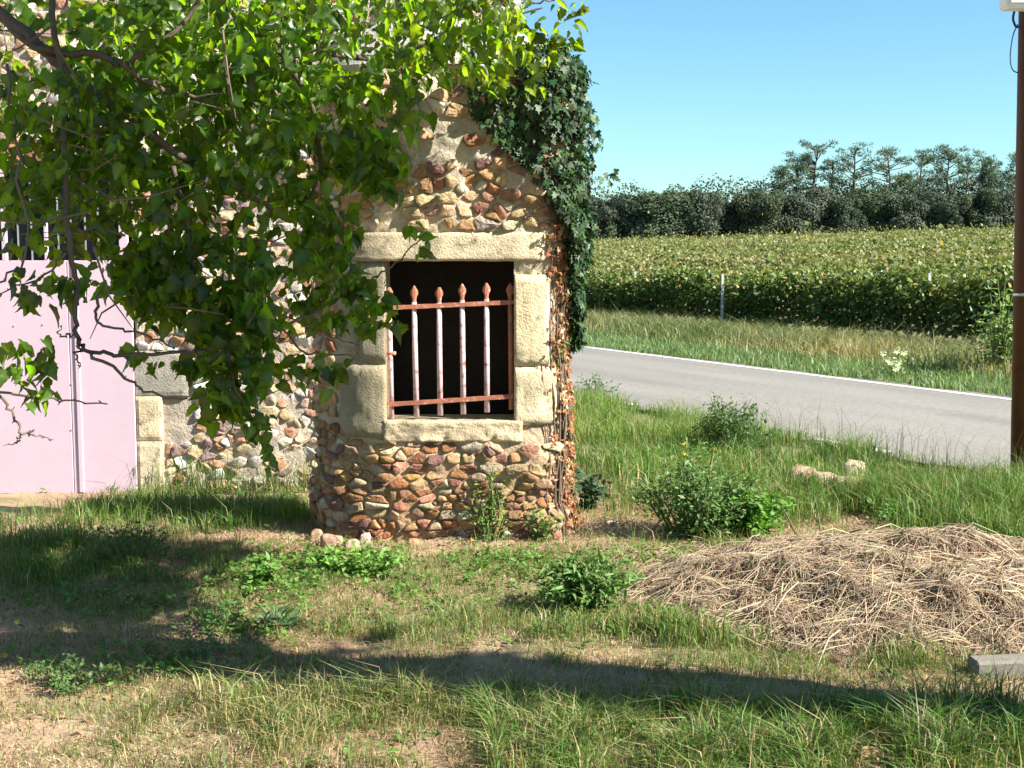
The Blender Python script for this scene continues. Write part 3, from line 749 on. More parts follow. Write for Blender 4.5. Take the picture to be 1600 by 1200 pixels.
# foliage masses: (pixel centre, radii, near depth, far depth, leaves per 1000 px2)
EL = [(100, 50, 190, 90, 4.9, 6.0, 3.0), (330, 70, 230, 110, 4.9, 6.3, 7.4), (560, 50, 200, 90, 5.6, 6.8, 5.8), (715, 45, 130, 75, 6.4, 7.25, 6.8),
      (800, 105, 65, 42, 6.9, 7.3, 5.5), (850, 50, 50, 48, 7.0, 7.25, 3.4), (895, 22, 18, 34, 7.05, 7.2, 5), (885, 78, 32, 18, 7.05, 7.2, 6),
      (80, 190, 120, 75, 4.7, 5.6, 5.2), (290, 200, 200, 100, 4.9, 5.9, 7.2), (500, 190, 120, 90, 5.3, 6.4, 7.0), (570, 250, 66, 52, 5.4, 5.9, 8.0),
      (590, 175, 70, 60, 5.7, 6.3, 4.5), (150, 300, 160, 60, 4.8, 5.5, 3.6), (110, 350, 130, 50, 4.8, 5.4, 3.0), (300, 420, 130, 65, 4.9, 5.5, 8.0), (515, 390, 45, 85, 5.4, 5.8, 5.0), (330, 480, 110, 45, 4.9, 5.4, 6.0), (310, 300, 150, 50, 5.0, 5.6, 2.6),
      (470, 330, 62, 60, 5.3, 5.8, 4.6), (80, 445, 75, 26, 4.75, 4.95, 5.5), (370, 525, 70, 60, 4.9, 5.2, 6.0), (330, 600, 34, 60, 4.9, 5.1, 7), (395, 630, 42, 52, 4.95, 5.1, 5.2),
      (470, 575, 75, 26, 5.2, 5.4, 3.6), (535, 470, 62, 46, 5.4, 5.6, 4.4), (600, 500, 34, 26, 5.5, 5.7, 6.5), (470, 450, 90, 50, 5.2, 5.5, 2.2),
      (20, 572, 40, 30, 4.65, 4.8, 4.5), (215, 560, 22, 24, 4.8, 4.9, 3), (62, 612, 16, 6, 4.68, 4.72, 3), (655, 375, 14, 22, 5.75, 5.85, 4), (510, 420, 50, 40, 5.4, 5.7, 2.5),
      (240, 440, 80, 60, 4.9, 5.2, 4.0), (410, 690, 14, 26, 5.0, 5.05, 4)]
tw = MB()
for (cx, cy, rx, ry, d0, d1, dens) in EL[:18]:                 # thin leafless twigs through the crown
    if cx > 460: continue
    for _ in range(int(rx * ry / 1100) + 1):
        a = random.uniform(0, 6.28); rr = math.sqrt(random.random()) * .9; q0 = at(cx + rx * rr * math.cos(a), cy + ry * rr * math.sin(a), random.uniform(d0, d1))
        dv = np.array([random.gauss(.3, .8), random.gauss(0, .5), random.gauss(-.3, .5)]); dv /= np.linalg.norm(dv); L_ = random.uniform(.12, .42); kk = rnv(1, .04)[0]
        tw.tube([q0, q0 + dv * L_ * .5 + kk, q0 + dv * L_ + kk * .5], [.005, .0035, .0015], 4)
tw.build('twigs', M['twig'], mul)['kind'] = 'stuff'
P = []
for (cx, cy, rx, ry, d0, d1, dens) in EL:
    n = max(3, int(math.pi * rx * ry / 1000 * dens * 1.75 / 3.2))
    for _ in range(n):                                         # small sprays of leaves
        a = random.uniform(0, 2 * math.pi); r = math.sqrt(random.random())
        px_, py_ = cx + rx * r * math.cos(a), cy + ry * r * math.sin(a); d = random.uniform(d0, d1)
        c0 = at(px_, py_, d); m_ = random.choice((2, 3, 4, 5)); dr = np.array([random.gauss(0, 1), random.gauss(0, .7), random.gauss(-.2, .5)]); dr /= np.linalg.norm(dr)
        for k_ in range(m_): P.append(c0 + dr * (k_ - m_ / 2) * .035 + np.array([random.gauss(0, .01), random.gauss(0, .012), random.gauss(0, .01)]))
nvis = len(P)
for _ in range(420):                                           # leaves on the limb overhead, above the frame
    j = random.randrange(4, len(lp)); p = lp[j]
    a = np.array(p) + np.array([random.gauss(0, .25), random.gauss(0, .28), random.uniform(.1, .9)])
    if a[2] < 1.7 + a[1] * .21: continue
    if a[0] > -.2 and a[0] < .9: continue
    P.append(a)
mb = MB(); mb.tube(spline([(2.9, 3.6, 3.1), (2.7, 4.2, 3.3), (2.3, 4.8, 3.45), (1.9, 5.3, 3.5)], 4), [.06 - .004 * i for i in range(13)], 7); mb.build('branch', M['bark'], mul, True)
for _ in range(900):                                           # unseen bough above the frame, added to shade the ground at left
    c0 = np.array([random.uniform(.9, 2.35), random.uniform(4.05, 5.8), random.uniform(3.15, 3.75)])
    if float(fbm(c0[0] * 2.3, c0[1] * 2.3, 0, 2, 66)) < -.45: continue
    for _k in range(7): P.append(c0 + rnv(1, .07)[0])
P = np.array(P); n = len(P)
side = np.where(RNG.random(n) < .5, -1, 1)
dirs = np.stack([RNG.normal(0, .75, n), RNG.normal(0, .6, n), RNG.normal(-.75, .45, n)], -1)
nrm = np.stack([RNG.normal(.35, .65, n), RNG.normal(-.1, .6, n), RNG.normal(.7, .4, n)], -1)
B = basis(dirs, nrm); s_ = RNG.uniform(.034, .090, n) * np.where(np.arange(n) < nvis, 1, 1.6)
Cc = tint((.038, .072, .009), n, .45, .14)
yel = sm(-.9, .4, P[:, 0])[:, None]; Cc = Cc * (1 - yel * .5) + Cc * np.array([1.45, 1.12, .8]) * yel * .5
fog = P[:, 1].copy(); fog[nvis:] = 99
leaf_parts('leaf', LTS, LF, P, B, s_, Cc, M['leaf'], mul, 300, fog + RNG.uniform(0, 1.2, n) - s_ * 8, LK)

# ------------------------------------------------------------------ ivy on the tower
U_R = u_of_x(.11)
def ivy_left(z):   # left boundary x of the ivy on the face, by height
    return np.interp(z, [z_at(540), z_at(450), z_at(350), z_at(300), z_at(260), z_at(215), z_at(180), z_at(90)], [x_at(892), x_at(880), x_at(862), x_at(846), x_at(822), x_at(775), x_at(738), x_at(735)])
ivy = empty('ivy', (.35, 7.62, 0), 'dark glossy green ivy hanging in a thick curtain down the right edge of the tower', 'climbing plant')
P = []; Nn = []
while len(P) < 5600:
    z = random.uniform(z_at(545), TOP + .14); xl = float(ivy_left(z))
    uu = random.uniform(u_of_x(min(xl, .11)) if xl < .11 else U_R + (xl - .11) * 1.2, U_R + .50)
    if xl > .11 and uu < U_R + (xl - .11) * 1.2: continue
    edge = float(fbm(z * 6, 0, 0, 2, 5)) * .04
    cor = float(sm(U_R - .12, U_R + .15, uu)) * (.6 + .4 * float(sm(z_at(560), z_at(400), z)))
    dpt = .012 + cor * (.10 + edge) * random.random() ** .6 + random.random() * .05
    if random.random() < float(sm(.0, .55, fbm(uu * 7, z * 7, 1.5, 2, 15))) * .6: continue
    p = planP(uu); nn = planN(uu); zt = min(z, TOP)
    dome = max(0, z - TOP)
    P.append((p[0] + nn[0] * (dpt - dome * .8), p[1] + nn[1] * (dpt - dome * .8), z + bulge(0, 0) * 0)); Nn.append((nn[0], nn[1], .35))
sho = [at(a, b, 7.6) for (a, b) in ((925, 285), (940, 278), (950, 276), (958, 268), (966, 262), (950, 290), (948, 300), (956, 284), (962, 275), (945, 268))]
for p in sho: P.append(p + rnv(1, .008)[0]); Nn.append((.5, -.6, .3))
for _ in range(120):                                           # stray sprays past the outline at the top right
    a, b = random.choice(((880, 110), (895, 130), (905, 150), (920, 200), (930, 220), (870, 100), (900, 120)))
    P.append(at(a + random.gauss(0, 8), b + random.gauss(0, 9), random.uniform(7.5, 7.8))); Nn.append((.5, -.6, .4))
P = np.array(P); Nn = np.array(Nn); n = len(P)
dirs = np.stack([RNG.normal(.05, .5, n), RNG.normal(-.1, .35, n), RNG.normal(-.9, .45, n)], -1)
B = basis(dirs, Nn + rnv(n, .42)); s_ = RNG.uniform(.026, .068, n)
Cc = tint((.028, .062, .020), n, .45, .2); pale = RNG.random(n) < .10; Cc[pale] *= np.array([1.9, 1.6, 1.1])
leaf_parts('leaf', [IT, IT * [1, .85, 1], IT * [.85, 1, -1]], IF, P, B, s_, Cc, M['ivy'], ivy, 300, P[:, 1] - s_ * 8)
mb = MB()
for i in range(9):
    z = .1; x0 = U_R + random.uniform(.14, .34); pts = []
    while z < random.uniform(1.9, 2.5):
        pts.append(towerS(x0, z, .015 + .02 * random.random())); z += .12; x0 += random.gauss(-.001, .008)
    mb.tube(pts, [.007 - .004 * k_ / len(pts) for k_ in range(len(pts))], 6)
mb.tube([at(905, 262, 7.55), at(925, 282, 7.58), at(950, 276, 7.6), at(966, 262, 7.6)], [.004, .003, .002, .001], 5)
mb.build('stem', M['twig'], ivy, True)
div = empty('withered_ivy', (.24, 7.5, 0), 'withered orange brown ivy clinging to the corner of the tower below the green ivy', 'climbing plant')
P = []; Nn = []
while len(P) < 1350:
    z = random.uniform(.05, z_at(335)); px_c = np.interp(z, [.0, z_at(700), z_at(560), z_at(450), z_at(340)], [893, 889, 884, 876, 862])
    px_ = px_c + random.gauss(0, 13 if z < z_at(420) else 9); xw = x_at(px_)
    uu = u_of_x(xw) if xw < .11 else U_R + (xw - .11) * 1.25
    if uu > U_R + .36: uu = U_R + random.uniform(.1, .36)
    if random.random() < .55 * float(sm(0, .5, fbm(uu * 12, z * 9, 0, 2, 8))): continue
    P.append(towerS(uu, z, random.uniform(.004, .05))); nn = planN(uu); Nn.append((nn[0], nn[1], .2))
P = np.array(P); n = len(P); dirs = np.stack([RNG.normal(0, .6, n), RNG.normal(0, .4, n), RNG.normal(-.8, .5, n)], -1)
B = basis(dirs, np.array(Nn) + rnv(n, .6)); s_ = RNG.uniform(.020, .045, n)
Cc = tint((.36, .16, .075), n, .45, .15); w_ = RNG.random(n) < .25; Cc[w_] = tint((.48, .33, .19), w_.sum(), .25); w_ = RNG.random(n) < .12; Cc[w_] = tint((.09, .14, .04), w_.sum(), .3)
leaf_parts('leaf', [IT * [1, 1, 2.5], IT * [.7, 1, -2]], IF, P, B, s_, Cc, M['dead'], div, 120, P[:, 1] - s_ * 8)
mb = MB()
for i in range(8):
    z = -.02; uu = U_R + random.uniform(.10, .26); pts = []
    while z < random.uniform(1.0, 1.9): pts.append(towerS(uu, z, .012)); z += .1; uu += random.gauss(-.002, .007)
    mb.tube(pts, .004, 5)
mb.build('stem', M['twig'], div, True)

# ------------------------------------------------------------------ leafy plants
def plant(name, px, py, wpx, hpx, nl, ls, col_, label, cat='plant', group=None, mat='grass', stems=14, tpl=(ST, SF), Yd=None, fl=0, base=None, flowers=None, up=.6, flat=1.0):
    g = G(px, py) if base is None else base
    sc = F / g[1]; rw = wpx / 2 / sc; hh = hpx / sc
    o = empty(name, g, label, cat, group)
    mb = MB(); P = []; Dr = []
    per = max(3, nl // stems)
    for i in range(stems):
        a = random.uniform(0, 2 * math.pi); rr = math.sqrt(random.random()) * rw
        top = np.array([g[0] + rr * math.cos(a), g[1] + rr * math.sin(a) * .8 * flat, g[2] + hh * random.uniform(.55, 1.02) * (1 - .45 * (rr / rw) ** 2)])
        b0 = np.array([g[0] + rr * .35 * math.cos(a), g[1] + rr * .35 * math.sin(a) * .8 * flat, g[2] - .01])
        mid = (b0 + top) / 2 + np.array([random.gauss(0, .02), random.gauss(0, .02), hh * .08])
        c3 = spline([b0, mid, top], 4); mb.tube(c3, [max(.0012, hh * .012 * (1 - .7 * k_ / len(c3))) for k_ in range(len(c3))], 4)
        for _ in range(per):
            t = random.random() ** .7; q_ = np.array(c3[int(t * (len(c3) - 1))]); sp_ = hh * .10
            P.append(q_ + np.array([random.gauss(0, sp_), random.gauss(0, sp_), random.gauss(0, sp_ * .7)])); Dr.append(((q_ - g) * [1, 1, 0]) / (rw + .01))
    P = np.array(P); P[:, 2] = np.maximum(P[:, 2], g[2] + .008); n = len(P)
    dirs = np.array(Dr) * .8 + np.stack([RNG.normal(0, .6, n), RNG.normal(0, .6, n), RNG.normal(up * .3, .4, n)], -1)
    B = basis(dirs, np.stack([RNG.normal(.2, .4, n), RNG.normal(-.1, .4, n), RNG.normal(1, .3, n)], -1))
    s = RNG.uniform(.6, 1.3, n) * ls; Cc = tint(col_, n, .35, .15)
    V, Fc = scatter(tpl[0], tpl[1], P, B, s)
    mk('foliage', V, Fc, M[mat], o, col=np.repeat(Cc, len(tpl[0]), 0))
    mb.build('stem', M['stemgreen'], o)
    if flowers:
        cnt, fc, fs = flowers
        for _ in range(cnt):
            p = P[random.randrange(n)] + np.array([0, -.01, .02]); mbf = MB()
            for k_ in range(7):
                a = k_ * 2 * math.pi / 7; t_ = np.array([math.cos(a), -.35, math.sin(a)]) * fs; t2 = np.array([math.cos(a + .5), -.2, math.sin(a + .5)]) * fs * .8
                mbf.add([p, p + t_, p + t2], [(0, 1, 2)])
            mbf.build('flower', M[fc], o)
    return o
M['stemgreen'] = surf('green_stem', (.10, .13, .04), .7, 0, 10)
M['yellow'] = surf('yellow_petal', (.80, .50, .03), .6, 0, 10)
M['cream'] = surf('cream_petal', (.75, .78, .5), .6, 0, 10)
OV = (LT * [.8, 1, .8], LF)
plant('weed_bush', 1085, 838, 215, 150, 3000, .042, (.12, .20, .06), 'tall bushy grey green weed standing right of the tower beside the bare soil', 'weed', stems=44)
plant('weed_bush', 1175, 838, 150, 96, 1100, .046, (.12, .25, .035), 'bright green broad leaved weed at the back left end of the straw heap', 'weed', stems=22, tpl=OV)
plant('weed_bush', 1135, 705, 140, 95, 2400, .042, (.07, .13, .032), 'dark green feathery bush at the road edge', 'bush', stems=40)
plant('weed_bush', 935, 625, 80, 50, 500, .04, (.07, .15, .035), 'small dark green shrub beside the ivy at the edge of the road', 'bush', stems=16)
plant('weed_plant', 925, 950, 190, 100, 1500, .045, (.12, .205, .055), 'low leafy weed with long drooping leaves in front of the tower corner', 'weed', stems=26, tpl=(LT * [.45, 1.2, 1], LF))
plant('weed_plant', 545, 895, 170, 52, 650, .034, (.14, .27, .05), 'bright green clover like weed at the foot of the tower', 'weed', stems=26, tpl=OV)
plant('weed_plant', 405, 915, 95, 60, 300, .04, (.13, .25, .05), 'bright green weed growing out on the lawn left of the tower foot', 'weed', stems=12, tpl=OV)
plant('weed_plant', 340, 990, 120, 60, 300, .03, (.10, .19, .05), 'small weed on the upper edge of the long shadow', 'weed', stems=12)
plant('weed_plant', 110, 1075, 150, 55, 600, .026, (.11, .18, .06), 'low spreading grey green weed at the lower left on dry ground', 'weed', stems=24)
plant('weed_plant', 300, 1030, 120, 50, 300, .022, (.10, .17, .07), 'thin small leaved weed in the long shadow at the left', 'weed', stems=16)
plant('weed_plant', 205, 880, 140, 90, 500, .035, (.07, .13, .04), 'shaded weed clump in the tree shade before the path', 'weed', stems=24)
plant('weed_plant', 420, 985, 60, 34, 60, .09, (.12, .18, .10), 'small rosette of long pale leaves on the lawn', 'weed', stems=7, tpl=(ST * [.4, 1, 1], SF), up=1.5)
plant('weed_plant', 1415, 812, 130, 45, 260, .04, (.12, .24, .06), 'soft green broad leaved weed behind the straw heap', 'weed', stems=14, tpl=OV)
plant('weed_plant', 1455, 985, 46, 40, 90, .028, (.16, .24, .12), 'tiny pale green weed sprouting from the straw', 'weed', stems=7, tpl=OV, base=None)
plant('weed_plant', 1180, 700, 100, 55, 500, .03, (.09, .2, .04), 'fresh green weed beside the dark roadside bush', 'weed', stems=20)
plant('weed_plant', 1075, 735, 130, 60, 500, .03, (.10, .21, .04), 'green weed with yellow flowers behind the tall bushy weed', 'weed', stems=20, flowers=(8, 'yellow', .018))
o = plant('climbing_weed', 765, 862, 62, 140, 420, .03, (.15, .25, .05), 'thin climbing weed with yellow flowers growing up the stone tower below the window', 'weed', stems=16, base=np.array([x_at(765), 7.42, 0.0]), flowers=(6, 'yellow', .014), flat=.25)
plant('climbing_weed', 852, 830, 60, 70, 200, .028, (.13, .22, .05), 'small bindweed at the right foot of the tower', 'weed', stems=10, base=np.array([x_at(850), 7.42, 0.0]), flat=.25, tpl=OV)
plant('ivy_clump', 912, 795, 50, 78, 220, .05, (.03, .07, .025), 'dark ivy clump at the right foot of the tower', 'climbing plant', stems=12, tpl=(IT, IF), mat='ivy')
plant('verge_shrub', 1402, 590, 60, 62, 140, .06, (.26, .34, .12), 'pale flowering weed standing alone in the grass beyond the road', 'weed', stems=8, flowers=(10, 'cream', .05))
plant('verge_shrub', 1562, 585, 75, 165, 800, .075, (.20, .29, .10), 'pale green shrub beyond the road next to the brown pole', 'shrub', stems=24, tpl=OV)
for i, (a, b, lb) in enumerate(((14, 985, 'yellow daisy on a thin stalk at the left end of the long shadow'), (10, 1030, 'lower yellow daisy at the left edge near the long shadow'))):
    plant('yellow_flower', a, b, 14, 26, 8, .03, (.12, .2, .05), lb, 'flower', stems=2, flowers=(1, 'yellow', .014))

# ------------------------------------------------------------------ grasses
TOWER_C = (-.42, 7.86)
def free(x, y):
    ok = ~((((x - TOWER_C[0]) / .78) ** 2 + ((y - TOWER_C[1]) / .42) ** 2) < 1)
    ok &= ~((x > -1.15) & (x < .3) & (y > 7.5) & (y < 8.2))
    ok &= offD(x, y) < ROAD_A - .05
    ok &= ~((x < BX1 + .1) & (y > WY - .03))
    return ok
def blades(name, P, h, w, lean, C, mat='grass', kind='stuff', droop=.5, curve=None, parent=None):
    n = len(P); a = RNG.uniform(0, 2 * np.pi, n); la = RNG.uniform(0, 2 * np.pi, n)
    ld = np.stack([np.cos(la), np.sin(la), np.zeros(n)], -1) * (lean * np.abs(RNG.normal(1, .5, n)))[:, None]
    wd = np.stack([np.cos(a), np.sin(a), np.zeros(n)], -1) * (w / 2)[:, None]
    up = np.array([0, 0, 1.0])
    p0 = P; p1 = P + (ld * .35 + up) * (h * .55)[:, None]
    tipz = (1 - droop * np.clip(lean, 0, 1.5) * RNG.uniform(.2, 1, n)) 
    p2 = P + ld * h[:, None] * 1.1 + up * (h * np.maximum(.25, tipz))[:, None]
    V = np.stack([p0 - wd, p0 + wd, p1 - wd * .75, p1 + wd * .75, p2], 1).reshape(-1, 3)
    b = (np.arange(n) * 5)[:, None]
    Fc = np.concatenate([np.stack([b + 0, b + 1, b + 3], 1), np.stack([b + 0, b + 3, b + 2], 1), np.stack([b + 2, b + 3, b + 4], 1)], 1).reshape(-1, 3)
    o = mk(name, V, Fc, M[mat], parent, col=np.repeat(C, 5, 0)); o['kind'] = kind
    return o
def lab(o, l): o['label'] = l; o['category'] = 'grass'; return o
SHC = np.array([1.95, 6.27])
def in_heap(x, y, k=1.0): return ((x - SHC[0]) / (1.35 * k)) ** 2 + ((y - SHC[1]) / (1.06 * k)) ** 2 < 1
GREEN = (.095, .180, .030); YG = (.20, .225, .065); DRY = (.42, .32, .17)
PT = [  # pixel centre, radii in metres, blades, height, colour mix (green, yellow, dry), lean
    ((1350, 1185), 1.0, .30, 9000, .115, (.6, .25, .15), .7), ((1560, 1150), .5, .28, 4200, .16, (.75, .15, .1), .6), ((1050, 1175), .5, .26, 3200, .085, (.4, .35, .25), .75), ((650, 1140), .80, .30, 6500, .085, (.2, .4, .4), .8),
    ((420, 1150), .4, .3, 1100, .08, (.3, .4, .3), .7), ((720, 1110), .8, .10, 1300, .12, (.3, .5, .2), .7), ((1200, 1135), .9, .10, 3400, .11, (.65, .3, .05), .6), ((150, 1070), .7, .2, 600, .05, (.3, .3, .4), .7),
    ((780, 985), .8, .22, 2600, .08, (.4, .35, .25), .6), ((1020, 1000), .40, .15, 1700, .11, (.55, .3, .15), .55), ((560, 950), .8, .3, 1500, .05, (.4, .3, .3), .6),
    ((250, 920), .9, .45, 2600, .06, (.6, .2, .2), .5), ((80, 900), .7, .6, 2600, .10, (.8, .15, .05), .5), ((60, 860), .5, .4, 1600, .10, (.8, .1, .1), .5),
    ((350, 800), .95, .7, 8000, .12, (.8, .15, .05), .5), ((400, 752), .75, .45, 7600, .30, (.7, .25, .05), .5), ((230, 790), .35, .4, 1200, .12, (.7, .2, .1), .5),
    ((820, 900), .8, .3, 1300, .05, (.45, .3, .25), .5), ((1050, 1030), 1.2, .14, 5200, .045, (.5, .3, .2), .6), ((1300, 1060), .9, .16, 4200, .05, (.6, .25, .15), .6), ((450, 900), 1.0, .5, 5200, .045, (.5, .35, .15), .6), ((900, 880), 1.2, .5, 5200, .045, (.45, .35, .2), .6), ((300, 1130), 1.2, .3, 3600, .045, (.3, .4, .3), .7), ((650, 1010), 1.3, .3, 4500, .05, (.45, .35, .2), .6), ((1010, 800), .5, .4, 500, .08, (.3, .3, .4), .5), ((1430, 790), .9, .35, 5200, .18, (.75, .2, .05), .5), ((1540, 830), .5, .6, 3200, .20, (.75, .2, .05), .5),
    ((1160, 860), .5, .25, 1000, .10, (.5, .4, .1), .5), ((1250, 800), .6, .4, 2400, .14, (.7, .2, .1), .5), ((1450, 1040), .35, .10, 300, .10, (.4, .4, .2), .6)]
ps, hs, cs, ls_ = [], [], [], []
for (pc, rx, ry, n, h, mix, ln) in PT:
    c0 = G(*pc); n = int(n * 1.25)
    x = c0[0] + rx * .62 * np.clip(RNG.normal(0, 1, n), -2, 2); y = c0[1] + ry * .62 * np.clip(RNG.normal(0, 1, n), -2, 2)
    cl = fbm(x * 5, y * 5, 0, 2, 77); pyb = 395 + 3400 / y; k = free(x, y) & (cl + RNG.normal(0, .3, n) > -.3) & ~in_heap(x, y, .93) & ~((pyb > 1020 + x * 24) & (pyb < 1092 + x * 24) & (RNG.random(n) < .45)); k &= ~((pyb > 1020 + x * 24) & (pyb < 1098 + x * 24) & (RNG.random(n) * .12 < h * .6)); x, y, cl = x[k], y[k], cl[k]; n = len(x)
    ps.append(np.stack([x, y, gz(x, y) - .004], -1)); hs.append(h * np.clip(RNG.normal(1, .32, n), .3, 2.0) * (1 + .35 * cl))
    pk = RNG.choice(3, n, p=mix); base = np.array([GREEN, YG, DRY])[pk]; cs.append(base * (1 + RNG.uniform(-.3, .3, (n, 1))) * (1 + RNG.uniform(-.1, .1, (n, 3)))); ls_.append(np.full(n, ln))
P = np.vstack(ps); H = np.concatenate(hs); H = np.clip(H, .02, .6)
lab(blades('grass', P, H, np.clip(H * .035, .0028, .006), np.concatenate(ls_), np.vstack(cs)), 'patches of green and yellowing grass all over the yard around the tower')
# short dry turf and litter everywhere
n = 150000; x = RNG.uniform(-3.6, 3.4, n); y = RNG.uniform(3.9, 9.9, n) ** 1.0
cl = fbm(x * 3, y * 3, 0, 3, 90); k = free(x, y) & (cl + RNG.normal(0, .35, n) > -.25) & (abs(x) < .46 * y + .3) & ~((x < -2.2) & (y > 8.6)) & ~in_heap(x, y, .8); x, y = x[k], y[k]; n = len(x)
pk = RNG.choice(4, n, p=(.26, .24, .34, .16)); base = np.array([GREEN, YG, DRY, (.36, .23, .14)])[pk]
lab(blades('dry_grass', np.stack([x, y, gz(x, y) - .003], -1), RNG.uniform(.015, .065, n), RNG.uniform(.002, .005, n), RNG.uniform(.5, 1.8, n), base * (1 + RNG.uniform(-.3, .3, (n, 1))), droop=.8), 'short dry turf and dead stalks on the bare reddish ground')
n = 110000; x = RNG.uniform(-3.4, 3.2, n); y = 3.9 + 5.6 * RNG.random(n) ** 1.25; cl = fbm(x * 2.5, y * 2.5, 0, 3, 111)
k = free(x, y) & (cl + RNG.normal(0, .4, n) > -.2) & (abs(x) < .46 * y + .3) & ~((x < -2.2) & (y > 8.6)) & ~in_heap(x, y, .8); x, y = x[k], y[k]; n = len(x)
base = np.array([(.58, .44, .29), (.30, .17, .10), (.47, .33, .20), (.66, .55, .40), (.18, .10, .06)])[RNG.choice(5, n, p=(.3, .22, .28, .08, .12))]
lab(blades('dry_litter', np.stack([x, y, gz(x, y) + RNG.uniform(0, .012, n)], -1), RNG.uniform(.010, .028, n), RNG.uniform(.002, .0045, n), RNG.uniform(1.5, 4, n), base * (1 + RNG.uniform(-.3, .3, (n, 1))), mat='straw', droop=.95), 'mown dead stalks lying flat on the dry ground')
# lush strip between the tower and the road
n = 80000; x = RNG.uniform(.35, 5.2, n); y = RNG.uniform(8.2, 17, n)
Dd = offD(x, y); cl = fbm(x * 2.2, y * 2.2, 0, 3, 95)
k = free(x, y) & (x > .45 + .25 * np.clip(9.0 - y, 0, 1)) & (x < .42 * y) & (x > .03 * y) & (cl + RNG.normal(0, .3, n) > -.45) & ((Dd > 5.2) | (RNG.random(n) < .5)); x, y, cl, Dd = x[k], y[k], cl[k], Dd[k]; n = len(x)
pk = RNG.choice(3, n, p=(.72, .2, .08)); base = np.array([GREEN, YG, DRY])[pk] * (1 + .25 * cl[:, None])
h = np.clip(RNG.normal(.15, .055, n) * (1 + .5 * cl), .05, .42) 
lab(blades('roadside_grass', np.stack([x, y, gz(x, y) - .004], -1), h, RNG.uniform(.004, .008, n), np.full(n, .5), base * (1 + RNG.uniform(-.3, .3, (n, 1)))), 'lush green grass between the tower and the near edge of the road')
# low broad leaved ground weeds
Pw = []
for (a, b, sx_, sy_, cnt) in ((540, 885, 60, 14, 900), (440, 900, 60, 20, 600), (350, 930, 90, 25, 500), (780, 885, 70, 12, 400), (900, 880, 120, 18, 500), (680, 940, 120, 22, 300), (180, 945, 110, 16, 400), (420, 985, 70, 20, 250), (960, 955, 110, 22, 500), (1450, 800, 80, 16, 500), (1100, 880, 60, 10, 300), (240, 1040, 120, 20, 400), (1000, 1150, 300, 30, 500), (330, 770, 90, 16, 600), (120, 860, 100, 30, 600)):
    for _ in range(cnt // 5):
        g = G(a + random.gauss(0, sx_), b + random.gauss(0, sy_))
        if not bool(free(g[0], g[1])): continue
        for _k in range(8): Pw.append(g + [random.gauss(0, .025), random.gauss(0, .025), random.uniform(.008, .05)])
Pw = np.array(Pw); n = len(Pw); B = basis(np.stack([RNG.normal(0, 1, n), RNG.normal(0, 1, n), RNG.normal(.2, .4, n)], -1), np.stack([RNG.normal(.1, .4, n), RNG.normal(-.1, .4, n), np.ones(n)], -1))
V, Fc = scatter(ST * [1.3, 1, 1], SF, Pw, B, RNG.uniform(.018, .042, n))
lab(mk('ground_weeds', V, Fc, M['grass'], col=np.repeat(tint((.115, .215, .040), n, .35), 4, 0)), 'low bright green broad leaved weeds spread through the turf')['kind'] = 'stuff'
# stalky seed heads by the road
n = 900; x = RNG.uniform(1.8, 5, n); y = RNG.uniform(8.2, 12, n); Dd = offD(x, y); k = (Dd > 6.9) & (Dd < 7.9) & (x < .42 * y); x, y = x[k], y[k]; n = len(x)
lab(blades('tall_grass_stalks', np.stack([x, y, gz(x, y)], -1), RNG.uniform(.3, .55, n), RNG.uniform(.003, .005, n), RNG.uniform(.2, .6, n), tint((.13, .14, .07), n)), 'thin tall grass stalks along the near edge of the road')
# verge beyond the road
def sdxy(d, s): return d * NX + s * TX, d * NY + s * TY
n = 34000; d = ROAD_B + .12 + RNG.random(n) ** 1.2 * 1.7; s = RNG.uniform(4, 46, n); x, y = sdxy(d, s); k = (x < .46 * y) & (x > .0 * y); x, y, d = x[k], y[k], d[k]; n = len(x)
lab(blades('verge_grass', np.stack([x, y, gz(x, y) - .005], -1), np.clip(RNG.normal(.14, .05, n), .05, .4), RNG.uniform(.010, .020, n), np.full(n, .45), tint((.17, .25, .10), n, .3)), 'short pale green grass along the far edge of the road')
n = 60000; d = 13.4 + RNG.random(n) * 6.4; s = RNG.uniform(4, 48, n); x, y = sdxy(d, s); k = (x < .46 * y) & (x > .0 * y); x, y, d = x[k], y[k], d[k]; n = len(x)
cl = fbm(x * .8, y * .8, 0, 3, 99); pk = np.clip(.5 + .7 * cl + RNG.normal(0, .25, n), 0, 1)[:, None]
base = np.array((.30, .25, .12)) * pk + np.array((.13, .17, .06)) * (1 - pk)
h = np.clip(RNG.normal(.38, .10, n), .12, .8) * (.75 + .35 * sm(13.4, 15, d))
lab(blades('tall_verge_grass', np.stack([x, y, gz(x, y) - .01], -1), h, RNG.uniform(.010, .022, n), np.full(n, .6), base * (1 + RNG.uniform(-.25, .25, (n, 1)))), 'tall brownish grass bank between the road and the vineyard')
